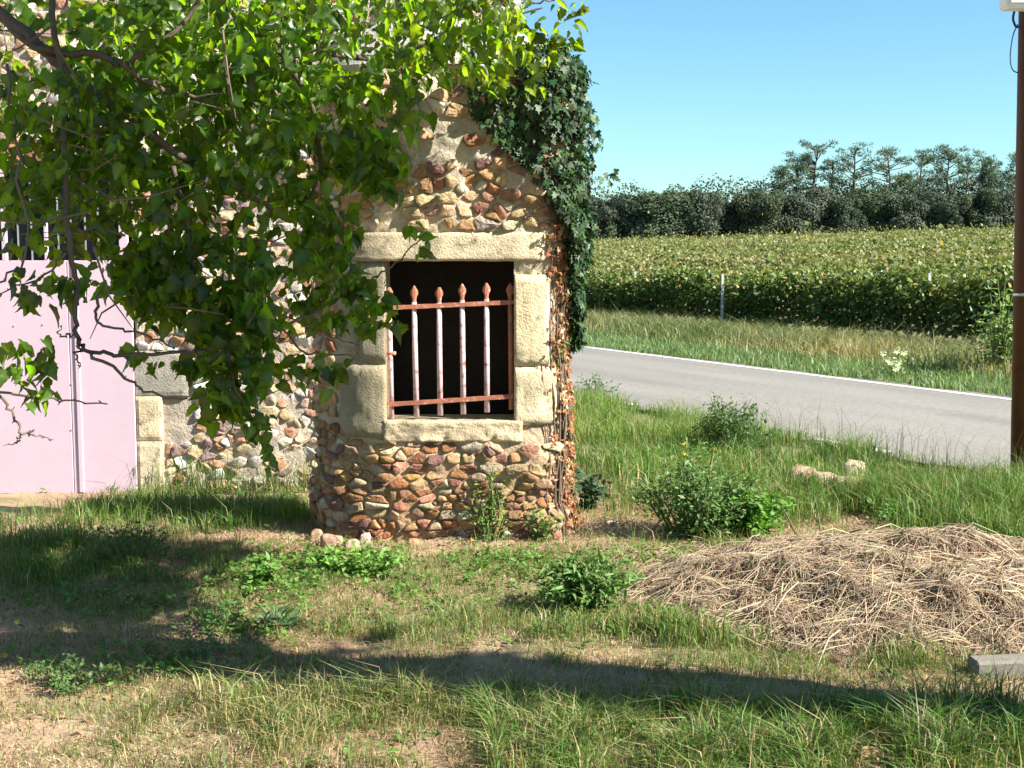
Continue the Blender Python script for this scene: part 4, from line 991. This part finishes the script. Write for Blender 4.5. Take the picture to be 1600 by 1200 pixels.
# dead leaves on the soil
P = []
for (a, b, sx_, sy_, cnt) in ((970, 800, 70, 22, 170), (620, 840, 110, 14, 60), (700, 900, 400, 80, 110), (200, 1100, 250, 70, 110), (1100, 850, 120, 20, 80), (700, 1100, 500, 60, 90)):
    for _ in range(cnt):
        g = G(a + random.gauss(0, sx_), b + random.gauss(0, sy_))
        if free(g[0], g[1]): P.append(g + [0, 0, .008])
P = np.array(P); n = len(P); B = basis(np.stack([RNG.normal(0, 1, n), RNG.normal(0, 1, n), RNG.normal(0, .25, n)], -1), np.stack([RNG.normal(0, .4, n), RNG.normal(0, .4, n), np.ones(n)], -1))
V, Fc = scatter(LT2 * [1, 1, 1.2], LF, P, B, RNG.uniform(.014, .032, n)); o = mk('fallen_leaves', V, Fc, M['dead'], col=np.repeat(tint((.42, .22, .11), n, .4), len(LT2), 0)); o['kind'] = 'stuff'; o['label'] = 'dry brown fallen leaves scattered on the bare soil'; o['category'] = 'leaves'

# ------------------------------------------------------------------ straw heap
heap = empty('straw_heap', (SHC[0], SHC[1], 0), 'wide low heap of dry brown straw and stalks on the right of the yard', 'straw heap')
def hz_(x, y):
    rr = ((x - SHC[0]) / 1.35) ** 2 + ((y - SHC[1]) / 1.06) ** 2
    base = np.clip(1 - rr, 0, 1) ** .8
    return gz(x, y) - .02 + .22 * base * (1 + .22 * fbm(x * 2.2, y * 2.6, 0, 3, 31)) + .035 * fbm(x * 9, y * 9, 0, 3, 32) * (base > 0) 
gx_ = np.linspace(SHC[0] - 1.36, SHC[0] + 1.36, 130); gy_ = np.linspace(SHC[1] - 1.07, SHC[1] + 1.07, 95); X, Y = np.meshgrid(gx_, gy_); Zh = hz_(X, Y)
idx = np.arange(X.size).reshape(X.shape); q = np.stack([idx[:-1, :-1], idx[:-1, 1:], idx[1:, 1:], idx[1:, :-1]], -1).reshape(-1, 4)
cc = np.array([.24, .15, .09]) * (1 + .3 * fbm(X * 9, Y * 9, 0, 2, 88))[..., None]
rrm = (((X - SHC[0]) / 1.35) ** 2 + ((Y - SHC[1]) / 1.06) ** 2).reshape(-1)
keep = (rrm[q] < 1.02).all(1)
mk('mound', np.stack([X, Y, Zh], -1).reshape(-1, 3), q[keep], M['ground'], heap, col=cc.reshape(-1, 3), smooth=True)
def stalks(n, L0, L1, wl, colr, lift, k=1.02):
    a = RNG.uniform(0, 2 * np.pi, n); r = np.sqrt(RNG.random(n)) * k * np.where(RNG.random(n) < .12, RNG.uniform(1, 1.25, n), 1) * (1 + .10 * fbm(a * 2.2, 0, 0, 3, 23)); x = SHC[0] + 1.35 * r * np.cos(a); y = SHC[1] + 1.06 * r * np.sin(a)
    L_ = RNG.uniform(L0, L1, n); az = RNG.normal(0, 1.0, n) + np.where(RNG.random(n) < .3, 1.5, .25); dx, dy = np.cos(az), np.sin(az)
    x0, y0, x1, y1 = x - dx * L_ / 2, y - dy * L_ / 2, x + dx * L_ / 2, y + dy * L_ / 2
    z0 = np.maximum(hz_(x0, y0), gz(x0, y0)) + RNG.uniform(0, lift, n); z1 = np.maximum(hz_(x1, y1), gz(x1, y1)) + RNG.uniform(0, lift * 1.6, n); zm = np.maximum(hz_(x, y), (z0 + z1) / 2) + RNG.uniform(0, lift, n)
    w = RNG.uniform(*wl, n); px_, py_ = -dy * w / 2, dx * w / 2; h_ = w * .6
    V = np.stack([np.stack([x0 - px_, y0 - py_, z0], -1), np.stack([x0 + px_, y0 + py_, z0], -1), np.stack([x0, y0, z0 + h_], -1),
                  np.stack([x - px_, y - py_, zm], -1), np.stack([x + px_, y + py_, zm], -1), np.stack([x, y, zm + h_], -1),
                  np.stack([x1 - px_, y1 - py_, z1], -1), np.stack([x1 + px_, y1 + py_, z1], -1), np.stack([x1, y1, z1 + h_], -1)], 1).reshape(-1, 3)
    b = (np.arange(n) * 9)[:, None]; fs = []
    for o_ in (0, 3):
        for (i, j) in ((0, 2), (2, 1)):
            fs += [np.stack([b + o_ + i, b + o_ + j, b + o_ + j + 3], 1), np.stack([b + o_ + i, b + o_ + j + 3, b + o_ + i + 3], 1)]
    return V, np.concatenate(fs, 1).reshape(-1, 3), np.repeat(colr, 9, 0)
Vs, Fs, Cs, off = [], [], [], 0
for (n, a, b, wl, cb, lf) in ((44000, .02, .08, (.002, .004), (.29, .215, .135), .02), (4500, .08, .26, (.002, .0045), (.44, .345, .225), .03), (5000, .05, .2, (.003, .005), (.12, .065, .04), .02), (60, .15, .35, (.004, .007), (.58, .46, .30), .05)):
    V, Fc, C_ = stalks(n, a, b, wl, tint(cb, n, .3), lf); Vs.append(V); Fs.append(Fc + off); off += len(V); Cs.append(C_)
mk('straw', np.vstack(Vs), np.vstack(Fs), M['straw'], heap, col=np.vstack(Cs))['kind'] = 'stuff'
mb = MB()
for (a, b, c_, d_) in ((1300, 862, 1345, 895), (1330, 905, 1370, 930), (1405, 975, 1418, 935), (1285, 850, 1280, 790), (1245, 838, 1215, 800)):
    p = G(a, b); q_ = G(c_, d_); p[2] = hz_(p[0], p[1]) + .02; q_[2] = float(hz_(q_[0], q_[1])) + .05
    if d_ < 810: q_ = p + np.array([(c_ - a) / 300, .05, .2])
    mb = MB(); mb.tube([p, (p + q_) / 2 + [0, 0, .01], q_], [.006, .005, .004], 6); mb.build('stick', M['twig'], heap, True)

# ------------------------------------------------------------------ loose rocks and the slab
def rock(px, py, wpx, hpx, colr, label, seedn, group=None, fl=.7, lift=.3):
    g = G(px, py); sc = F / g[1]; rx = wpx / 2 / sc; rz = hpx / 2 / sc
    bmh = __import__('bmesh'); bm = bmh.new(); bmh.ops.create_icosphere(bm, subdivisions=3, radius=1)
    for v in bm.verts:
        c_ = v.co; k_ = 1 + .22 * float(fbm(c_.x * 1.3 + seedn * 3, c_.y * 1.3, c_.z * 1.3, 3, seedn)) 
        k_ *= 1 / max(.75, (abs(c_.x) ** 4 + abs(c_.y) ** 4 + abs(c_.z) ** 4) ** .25) * .92
        v.co = (c_.x * k_ * rx, c_.y * k_ * rx * fl, c_.z * k_ * rz)
    V = np.array([v.co[:] for v in bm.verts]) + g + [0, 0, rz * lift]; Fc = [[v.index for v in f.verts] for f in bm.faces]; bm.free()
    o = mk('rock', V - g, Fc, M['stone'], None, col=np.tile(colr, (len(V), 1)), smooth=True); o.location = g
    tag(o, label, 'rock', group)
PK = (.46, .32, .21)
rock(1250, 756, 54, 44, PK, 'pinkish rock at the left end of the rock group behind the straw heap', 1, 'rocks behind the straw heap')
rock(1295, 765, 58, 42, (.50, .38, .26), 'tilted pale rock in the middle of the group behind the straw heap', 2, 'rocks behind the straw heap')
rock(1334, 748, 40, 46, (.52, .41, .29), 'round pale rock at the back right of the rock group', 3, 'rocks behind the straw heap')
rock(1325, 778, 84, 50, (.50, .38, .25), 'largest flat rock at the front of the rock group behind the straw', 4, 'rocks behind the straw heap')
rock(495, 848, 24, 34, (.40, .27, .16), 'small upright stone at the left foot of the tower', 5, 'stones at the foot of the tower')
rock(521, 855, 38, 34, (.44, .28, .19), 'round pinkish stone at the tower foot beside the small upright one', 6, 'stones at the foot of the tower')
rock(551, 858, 26, 24, (.40, .31, .21), 'pale stone third along the tower foot', 7, 'stones at the foot of the tower')
rock(571, 850, 20, 28, (.52, .43, .34), 'whitish pointed stone fourth along the tower foot', 8, 'stones at the foot of the tower')
rock(596, 862, 30, 12, (.44, .35, .23), 'low flat pale stone at the right end of the stones by the tower', 9, 'stones at the foot of the tower')
rock(647, 851, 22, 16, (.48, .26, .15), 'small reddish stone lying under the window by the tower', 10, 'stones at the foot of the tower')
rock(955, 820, 22, 14, (.55, .42, .3), 'small tan stone on the soil right of the tower', 13)
rock(1490, 1165, 48, 34, (.60, .48, .30), 'tan rock in the green grass at the lower right', 11)
rock(1358, 1190, 44, 40, (.50, .30, .17), 'orange brown rock at the bottom edge in the grass', 12)
rock(1045, 1195, 30, 16, (.50, .42, .3), 'small half buried stone at the bottom centre in the grass', 14)
g = G(1526, 1060)
mb = MB(); n1 = 14; x0 = g[0]; 
mb.box(x0, x0 + 1.3, g[1], g[1] + .10, -.05, .06, bev=.010)
sl_ = mb.build('concrete_slab', M['slab']); tag(sl_, 'pale concrete slab edge in front of the straw heap at the right', 'slab')
sl_.data.transform(Matrix.Translation((-x0, -g[1], 0))); sl_.location = (x0, g[1], 0); sl_.rotation_euler = (0, R(-1), R(4))

# ------------------------------------------------------------------ brown pole with its box
pg = G(1600, 752); PR = .085
pole = empty('utility_pole', (pg[0] + PR - .055, pg[1], -.05), 'dark brown pole at the right edge with a white box near its top', 'pole')
pbx = at(1580, 740, pg[1])[0]; ptx = at(1592, 10, pg[1])[0]; pz = at(1590, 0, pg[1])[2]
pc = Vector((pbx + PR, pg[1], -.1)); pt = Vector((ptx + PR, pg[1], pz)); dirp = (pt - pc); pole.location = pc
mb = MB(); mb.tube([pc, pc + dirp * .5, pc + dirp * 1.5], [PR, PR, PR * .93], 20); mb.build('post', M['pole'], pole, True)
zb = at(1585, 460, pg[1])[2]; k_ = (zb - pc.z) / dirp.z
mb = MB(); mb.tube([pc + dirp * (k_ - .003), pc + dirp * (k_ + .003)], PR + .004, 20); mb.build('metal_band', M['metal'], pole, True)
a = at(1561, 18, pg[1] - .1)
box = empty('junction_box', (a[0] + .16, pg[1] - .16, a[2] + .1), 'white plastic box fixed high on the brown pole at the upper right corner', 'junction box')
mb = MB(); mb.box(a[0], a[0] + .34, pg[1] - .26, pg[1] - .085, a[2], a[2] + .3, bev=.02); mb.build('casing', M['white'], box)
mb = MB(); mb.box(a[0] + .02, a[0] + .32, pg[1] - .272, pg[1] - .262, a[2] + .03, a[2] + .28, bev=.004); mb.build('lid', M['white'], box)
cab = empty('cable', a, 'thin dark cable hanging in a loop from the white box beside the pole', 'cable')
mb = MB(); mb.tube(spline([at(x, y, pg[1] - .06) for (x, y) in ((1585, 17), (1583, 30), (1588, 42), (1595, 40))], 5), .009, 7); mb.build('thick_cable', M['cable'], cab, True)
mb = MB(); mb.tube(spline([at(x, y, pg[1] - .03) for (x, y) in ((1590, 38), (1583, 55), (1579, 80), (1579, 98), (1583, 110), (1591, 114))], 5), .0045, 6); mb.build('thin_loop', M['cable'], cab, True)

# ------------------------------------------------------------------ vineyard
ORD = 'first second third fourth fifth sixth seventh eighth ninth tenth eleventh twelfth thirteenth fourteenth fifteenth sixteenth seventeenth eighteenth nineteenth twentieth twenty-first twenty-second twenty-third twenty-fourth twenty-fifth twenty-sixth twenty-seventh twenty-eighth twenty-ninth thirtieth'.split()
VD = 20.0
def vine_mesh(seedn):
    r = np.random.default_rng(seedn); n = 1500
    x = r.normal(0, .20, n); s = r.normal(0, .36, n); z = .30 + r.random(n) ** .8 * 1.10 + .14 * r.normal(0, 1, n) ** 2 * (r.random(n) < .3)
    k = fbm(s * 4 + seedn, z * 4, x * 4, 2, 3) > -.55; x, s, z = x[k], s[k], z[k]; n = len(x)
    P = np.stack([x, s, z], -1)                               # x: across the row, y: along
    B = basis(np.stack([r.normal(0, .6, n) + x * 2, r.normal(0, .6, n), r.normal(-.5, .5, n)], -1), np.stack([r.normal(.5, .6, n), r.normal(-.3, .6, n), r.normal(.8, .4, n)], -1))
    T = np.array([(0, 0, 0), (-.45, .2, .03), (-.35, .7, 0), (0, 1, -.05), (.35, .7, 0), (.45, .2, .03)]); Ft = np.array([(0, 1, 2), (0, 2, 3), (0, 3, 4), (0, 4, 5)])[:, ::-1].copy()
    V, Fc = scatter(T, Ft, P, B, r.uniform(.06, .12, n))
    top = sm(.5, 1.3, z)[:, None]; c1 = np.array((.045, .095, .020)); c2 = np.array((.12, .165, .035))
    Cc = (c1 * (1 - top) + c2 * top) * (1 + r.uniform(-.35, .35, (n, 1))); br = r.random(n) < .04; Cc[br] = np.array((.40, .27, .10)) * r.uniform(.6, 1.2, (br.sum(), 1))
    return V, Fc, np.repeat(Cc, len(T), 0)
protos = []
mbt = None
for v_ in range(4):
    V, Fc, Cc = vine_mesh(200 + v_)
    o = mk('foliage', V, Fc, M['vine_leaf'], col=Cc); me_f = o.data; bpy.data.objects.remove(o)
    m1 = MB(); r_ = random.Random(v_); m1.tube(spline([(0, 0, -.1), (r_.uniform(-.03, .03), r_.uniform(-.04, .04), .2), (r_.uniform(-.04, .04), r_.uniform(-.05, .05), .42), (0, r_.uniform(-.1, .1), .7)], 3), .03, 6)
    o = m1.build('trunk', M['bark'], None, True); me_t = o.data; bpy.data.objects.remove(o)
    protos.append((me_f, me_t))
ns = 26; s = 14.0 + ns - 1
for i in range(ns):
    sv = s - i; x, y = sdxy(VD + random.gauss(0, .05), sv + random.gauss(0, .06)); z = float(gz(x, y))
    e = empty('grapevine', (x, y, z), f'{ORD[i]} vine from the left in the front row of the vineyard across the road', 'grapevine', 'grapevines of the front vineyard row')
    e.rotation_euler = (0, 0, TH + (math.pi if random.random() < .5 else 0)); sc = random.uniform(.86, 1.12) * (1 + .12 * (i > 18)); e.scale = (1.1, 1.0, sc)
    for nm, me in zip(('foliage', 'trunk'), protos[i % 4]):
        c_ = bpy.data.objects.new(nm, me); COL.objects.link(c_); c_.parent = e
# trellis wire
m1 = MB()
for hz0 in (.5, 1.2):
    pts = []
    for k_ in range(0, 30): x, y = sdxy(VD - .02, 13 + k_); pts.append((x, y, float(gz(x, y)) + hz0))
    m1.tube(pts, .004, 4)
o = m1.build('trellis_wire', M['metal']); tag(o, 'thin wires strung along the front row of vines', 'wire')
VB = np.array([(.24, .29, .06), (.30, .30, .09), (.16, .24, .05), (.36, .28, .12)])
Vs, Fs, Cs, off = [], [], [], 0
T = np.array([(-.5, 0, 0), (.5, 0, 0), (.55, .9, .1), (-.4, 1, -.1)]); Ft = np.array([(0, 1, 2), (0, 2, 3)])
d = VD + 2.3; Dmax = 140
while d < Dmax:
    s0, s1 = -40, 140; r = d * 1.5; per = np.interp(d, [20, 40, 80, 140], [480, 330, 150, 80]); sz = np.interp(d, [20, 40, 80, 140], [.075, .09, .13, .19])
    n = int((s1 - s0) * per); s = RNG.uniform(s0, s1, n); dd = d + RNG.normal(0, .17, n); x, y = sdxy(dd, s); k = (x < .45 * y) & (x > .01 * y) & (y < 148 + .03 * x) & (y > 4)
    x, y, s = x[k], y[k], s[k]; n = len(x)
    if n:
        z = gz(x, y) + .5 + RNG.random(n) ** .7 * .9 + .10 * fbm(s * .9, d, 0, 2, 4) + .12 * RNG.normal(0, 1, n) ** 2 * (RNG.random(n) < .2)
        k = z > 0; P = np.stack([x, y, z], -1)
        B = basis(np.stack([RNG.normal(0, .7, n), RNG.normal(0, .7, n), RNG.normal(-.3, .5, n)], -1), np.stack([RNG.normal(.5, .6, n), RNG.normal(-.3, .6, n), RNG.normal(.8, .4, n)], -1))
        V, Fc = scatter(T, Ft, P, B, sz * RNG.uniform(.6, 1.3, n)); Vs.append(V); Fs.append(Fc + off); off += len(V)
        pch = fbm(x * .06, y * .06, 0, 2, 7); w = np.clip(.4 + .6 * pch + RNG.normal(0, .15, n), 0, 1)[:, None]
        cc = np.array((.125, .165, .04)) * (1 - w) + np.array((.20, .19, .07)) * w
        Cs.append(np.repeat(cc * (1 + RNG.uniform(-.15, .15, (n, 1))), 4, 0))
    d += 2.3
o = mk('vineyard_rows', np.vstack(Vs), np.vstack(Fs), M['vine_leaf'], col=np.vstack(Cs)); o['kind'] = 'stuff'; o['label'] = 'yellow green vineyard rows rising towards the wood'; o['category'] = 'vineyard'
# posts
PS = [(1128, 495, 428, VD - .5), (1305, 465, 430, VD + .1), (992, 480, 424, VD + .15), (1255, 470, 424, VD + .3), (1106, 450, 422, VD + .3), (1375, 455, 422, VD + .3), (1450, 470, 424, VD + .2), (1555, 485, 436, VD + .1)]
lbs = ['tall pale metal post standing in front of the front vine row', 'pale post among the vines below the rock group side of the field, fifth from the left', 'thin post near the ivy in the front vine row', 'thin post left of the broad middle gap of vines', 'short post top just left of the tall pale post', 'post top in the middle right of the vine row', 'post in the leafy vines left of the pole side shrub', 'bluish post in the vines closest to the brown pole']
lbs = ['tall pale metal post, tallest in the front vine row', 'broad pale post head right of the middle of the vine row', 'thin post in the vine row nearest to the ivy', 'thin post just left of the broad pale post head', 'short post top just left of the tall pale post', 'post top just right of the broad pale post head', 'second vineyard post left of the brown pole', 'bluish post in the vines closest to the brown pole']
for (a, b, c_, dd), lb in sorted(zip(PS, lbs)):
    u = (a - 800) / F; Yp = dd / (u * NX + NY); x = u * Yp; z0 = float(gz(x, Yp)); zt = at(a, c_, Yp)[2]
    m1 = MB(); w_ = .028
    V = []
    for z in (z0 - .1, zt):
        for (sx_, sy_) in ((-w_, -w_), (w_, -w_), (w_, -w_ * .6), (-w_ * .6, -w_ * .6), (-w_ * .6, w_), (-w_, w_)): V.append((x + sx_, Yp + sy_, z))
    m1.add(V, [(k_, (k_ + 1) % 6, 6 + (k_ + 1) % 6, 6 + k_) for k_ in range(6)] + [(6, 7, 8, 9, 10, 11), (5, 4, 3, 2, 1, 0)])
    e = m1.build('vineyard_post', M['post']); e.data.transform(Matrix.Translation((-x, -Yp, -z0))); e.location = (x, Yp, z0)
    tag(e, lb, 'vineyard post', 'posts of the front vineyard rows')

# ------------------------------------------------------------------ the wood beyond: evergreen oaks
def oak_mesh(seedn, tall=1.0, cd=(.060, .078, .045)):
    r = np.random.default_rng(seedn); Vs, Fs, Cs, off = [], [], [], 0
    nb = 44; cen = []
    for i in range(nb):
        a = r.uniform(0, 2 * np.pi); rr = r.random() ** .6 * 3.1; z = r.uniform(.8, 5.6) ; rr *= (1 - .45 * (z / 6.5) ** 2)
        cen.append((rr * np.cos(a), rr * np.sin(a), z, r.uniform(.55, 1.25)))
    cen.append((0, 0, 5.2, 1.3)); cen.append((0, 0, 3, 2.2)); cen.append((0, 0, 1.2, 2.0))
    for (cx, cy, cz, rad) in cen:
        n = int(620 * rad ** 2); d = r.normal(0, 1, (n, 3)); d /= np.linalg.norm(d, axis=1, keepdims=True)
        rr = rad * (1 + .20 * vnoise(d[:, 0] * 3 + seedn, d[:, 1] * 3, d[:, 2] * 3, 4) + r.normal(0, .07, n)); P = np.array([cx, cy, cz]) + d * rr[:, None]; k = P[:, 2] > .1; P, d = P[k], d[k]; n = len(P)
        B = basis(r.normal(0, 1, (n, 3)), d + r.normal(0, .28, (n, 3))); V, Fc = scatter(ST * [1.6, 1, 1], SF, P, B, r.uniform(.15, .33, n))
        Vs.append(V); Fs.append(Fc + off); off += len(V); Cs.append(np.repeat(np.array(cd) * r.uniform(.85, 1.2) * (1 + r.uniform(-.3, .3, (n, 1))), 4, 0))
    return np.vstack(Vs), np.vstack(Fs), np.vstack(Cs)
om = []
for i, cd in enumerate(((.072, .092, .062), (.080, .098, .064), (.060, .082, .052), (.090, .11, .062), (.068, .094, .05))):
    V, Fc, Cc = oak_mesh(300 + i, cd=cd); o = mk('crown', V, Fc, M['far_leaf'], col=Cc); om.append(o.data); bpy.data.objects.remove(o)
m1 = MB(); m1.tube([(0, 0, -.5), (.1, 0, 1.2), (0, .1, 3)], [.28, .22, .12], 7); m1.tube([(.05, 0, 1), (.8, .3, 2.6)], [.14, .07], 6); m1.tube([(.05, 0, 1.1), (-.7, -.2, 2.8)], [.14, .07], 6)
o = m1.build('trunk', M['bark'], None, True); otr = o.data; bpy.data.objects.remove(o)
tops = [(905, 300), (940, 305), (975, 300), (1018, 290), (1050, 300), (1088, 290), (1120, 300), (1150, 305), (1182, 283), (1215, 296), (1250, 298), (1285, 293), (1320, 300), (1352, 295), (1385, 292), (1420, 296), (1450, 293), (1480, 298), (1512, 297), (1545, 290), (1570, 283), (1600, 292), (1640, 295)]
LO = ['holm oak with a rounded dark crown', 'bushy holm oak with a greyish crown', 'dense dark holm oak', 'paler green bushy oak', 'dark green spreading oak']
for i, (a, tp) in enumerate(tops):
    Yo = 151 + random.uniform(-1, 2); p = at(a, tp, Yo); z0 = float(gz(p[0], Yo)); hgt = (p[2] - z0) * random.uniform(.88, 1.02)
    e = empty('holm_oak', (p[0], Yo, z0), f'{LO[i % 5]}, {ORD[i]} from the left along the wood', 'tree', 'holm oaks at the front edge of the wood')
    k_ = hgt / 6.9 * random.uniform(.93, 1.08); e.scale = (k_ * random.uniform(1.15, 1.75), k_ * .9, k_); e.rotation_euler = (0, 0, random.uniform(0, 6.28))
    for nm, me in (('crown', om[i % 5]), ('trunk', otr)):
        c_ = bpy.data.objects.new(nm, me); COL.objects.link(c_); c_.parent = e
# the rest of the wood as one mass
Vs, Fs, Cs, off = [], [], [], 0
for row, Yo in enumerate((154.5, 158, 162, 168)):
    for x in np.arange(-20, 95, 3.4):
        xx = x + random.uniform(-1, 1); r = random.uniform(2.2, 3.2); zt = float(gz(xx, Yo)) + random.uniform(4.6, 7.6)
        n = 800; d = RNG.normal(0, 1, (n, 3)); d /= np.linalg.norm(d, axis=1, keepdims=True); rr = r * (1 + .3 * vnoise(d[:, 0] * 3 + x, d[:, 1] * 3, d[:, 2] * 3, row)); P = np.array([xx, Yo, zt - r]) + d * rr[:, None] * [1, 1, 1.25]
        B = basis(rnv(n), d + rnv(n, .3)); V, Fc = scatter(ST * [1.7, 1, 1], SF, P, B, RNG.uniform(.2, .42, n)); Vs.append(V); Fs.append(Fc + off); off += len(V)
        Cs.append(np.repeat(tint((.068, .088, .056), n, .3), 4, 0))
for x in np.arange(-5, 80, 1.2):                               # low scrub at the foot of the trees
    xx = x + random.uniform(-1, 1); Yo = 148.5 + random.uniform(-.6, .6); r = random.uniform(.5, 1.2); n = 120; d = RNG.normal(0, 1, (n, 3)); d /= np.linalg.norm(d, axis=1, keepdims=True); P = np.array([xx, Yo, float(gz(xx, Yo)) + r * .6]) + d * r
    B = basis(rnv(n), d + rnv(n, .3)); V, Fc = scatter(ST * [1.7, 1, 1], SF, P, B, RNG.uniform(.2, .4, n)); Vs.append(V); Fs.append(Fc + off); off += len(V)
    Cs.append(np.repeat(tint(random.choice(((.10, .10, .05), (.07, .09, .045), (.15, .12, .08))), n, .3), 4, 0))
o = mk('distant_wood', np.vstack(Vs), np.vstack(Fs), M['far_leaf'], col=np.vstack(Cs)); o['kind'] = 'stuff'; o['label'] = 'dark mass of the wood behind the front trees'; o['category'] = 'wood'

# ------------------------------------------------------------------ pines standing above the wood
NT = np.array([(-.10, 0, 0), (.10, 0, 0), (0, 1, 0)]); NF = np.array([(0, 1, 2)])
PINES = [(1222, 262, 30, 'thin small pine, leftmost of all the pines', .8), (1248, 252, 40, 'short dark pine leaning beside the tallest pine', .7), (1277, 222, 100, 'tallest pine with the broadest layered crown', 1.0), (1300, 248, 44, 'slender pine between the two tallest pines', .6),
         (1335, 224, 80, 'open crowned tall pine, second tallest', .75), (1388, 231, 76, 'pine with two rounded head clumps right of the wide gap', 1.0), (1408, 272, 44, 'low pale young pine under the clumped pine', .9), (1443, 237, 66, 'straight pine in the middle of the right hand pines', .8),
         (1484, 228, 66, 'dense pine with a pointed top', 1.0), (1512, 242, 50, 'bushy pine touching the pointed one', 1.0), (1533, 243, 32, 'thin trunked pine, left of the close pair', .8), (1550, 238, 40, 'thin trunked pine, right of the close pair', .8), (1590, 236, 54, 'pine partly hidden by the brown pole', .7)]
for i, (a, tp, wpx, lb, dn) in enumerate(PINES):
    r_ = random.Random(400 + i); rg = np.random.default_rng(400 + i); Yp = 156 + r_.uniform(0, 5); sc = F / Yp; p = at(a, tp, Yp); z0 = float(gz(p[0], Yp)); Ht = p[2] - z0; W = wpx * 1.22 / sc
    e = empty('pine', (p[0] + r_.uniform(-.6, .6), Yp, z0), lb, 'pine tree', 'pines above the wood')
    bx = e.location.x
    lean = (p[0] - bx)
    tr = [Vector((bx + lean * k_ ** 1.3 + .15 * math.sin(k_ * 5 + i), Yp, z0 - .3 + Ht * .97 * k_)) for k_ in np.linspace(0, 1, 9)]
    m1 = MB(); m1.tube(tr, [.20 * (1 - .75 * k_ / 8) * (.7 + W / 16) for k_ in range(9)], 7)
    m1.build('trunk', M['pine_bark'], e, True)
    cl = []
    nb = int(12 + W * 2.2)
    cb = .42
    for b in range(nb):
        h = r_.uniform(cb, .99); kk = (h - cb) / (1 - cb); tp_ = tr[0].lerp(tr[-1], h); idx_ = min(7, int(h * 8)); tp_ = tr[idx_].lerp(tr[idx_ + 1], h * 8 - idx_)
        rad = W / 2 * (1 - kk ** 2.6 * .6) * r_.uniform(.35, 1.08) * (1 if kk > .1 else .8); an = r_.uniform(0, 6.28)
        end = tp_ + Vector((math.cos(an) * rad, math.sin(an) * rad * .8, r_.uniform(.2, 1.0) + rad * .18)); mid = tp_.lerp(end, .55) + Vector((0, 0, -.12))
        m2 = MB(); m2.tube([tp_, mid, end], [.08, .05, .025], 5); m2.build('limb', M['pine_bark'], e)
        m_ = 2 + int(dn * 2.5)
        for _ in range(m_):
            q_ = mid.lerp(end, r_.uniform(.3, 1.1)) + Vector((r_.gauss(0, .25), r_.gauss(0, .25), r_.gauss(.1, .18))); cl.append((*q_, r_.uniform(.28, .62)))
    cl.append((*tr[-1], .6)); cl.append((tr[-1].x + .3, tr[-1].y, tr[-1].z - .6, .7))
    P, Dr, C_ = [], [], []
    for (x, y, z, r) in cl:
        n = int(30 * (r / .5) ** 2); d = rg.normal(0, 1, (n, 3)) * [1, 1, .62]; d /= np.linalg.norm(d, axis=1, keepdims=True); P.append(np.array([x, y, z]) + d * [1, 1, .6] * r * (rg.random((n, 1)) ** .5)); Dr.append(d + rg.normal(0, .4, (n, 3)) + [0, 0, .4]); C_.append(np.array((.095, .135, .075)) * rg.uniform(.75, 1.3) * (1 + rg.uniform(-.25, .25, (n, 1))))
    P = np.vstack(P); Dr = np.vstack(Dr); C_ = np.vstack(C_); n = len(P)
    V, Fc = scatter(NT * [1.5, 1, 1], NF, P, basis(Dr, rg.normal(0, 1, (n, 3))), rg.uniform(.22, .42, n)); mk('crown', V, Fc, M['far_leaf'], e, col=np.repeat(C_, 3, 0))
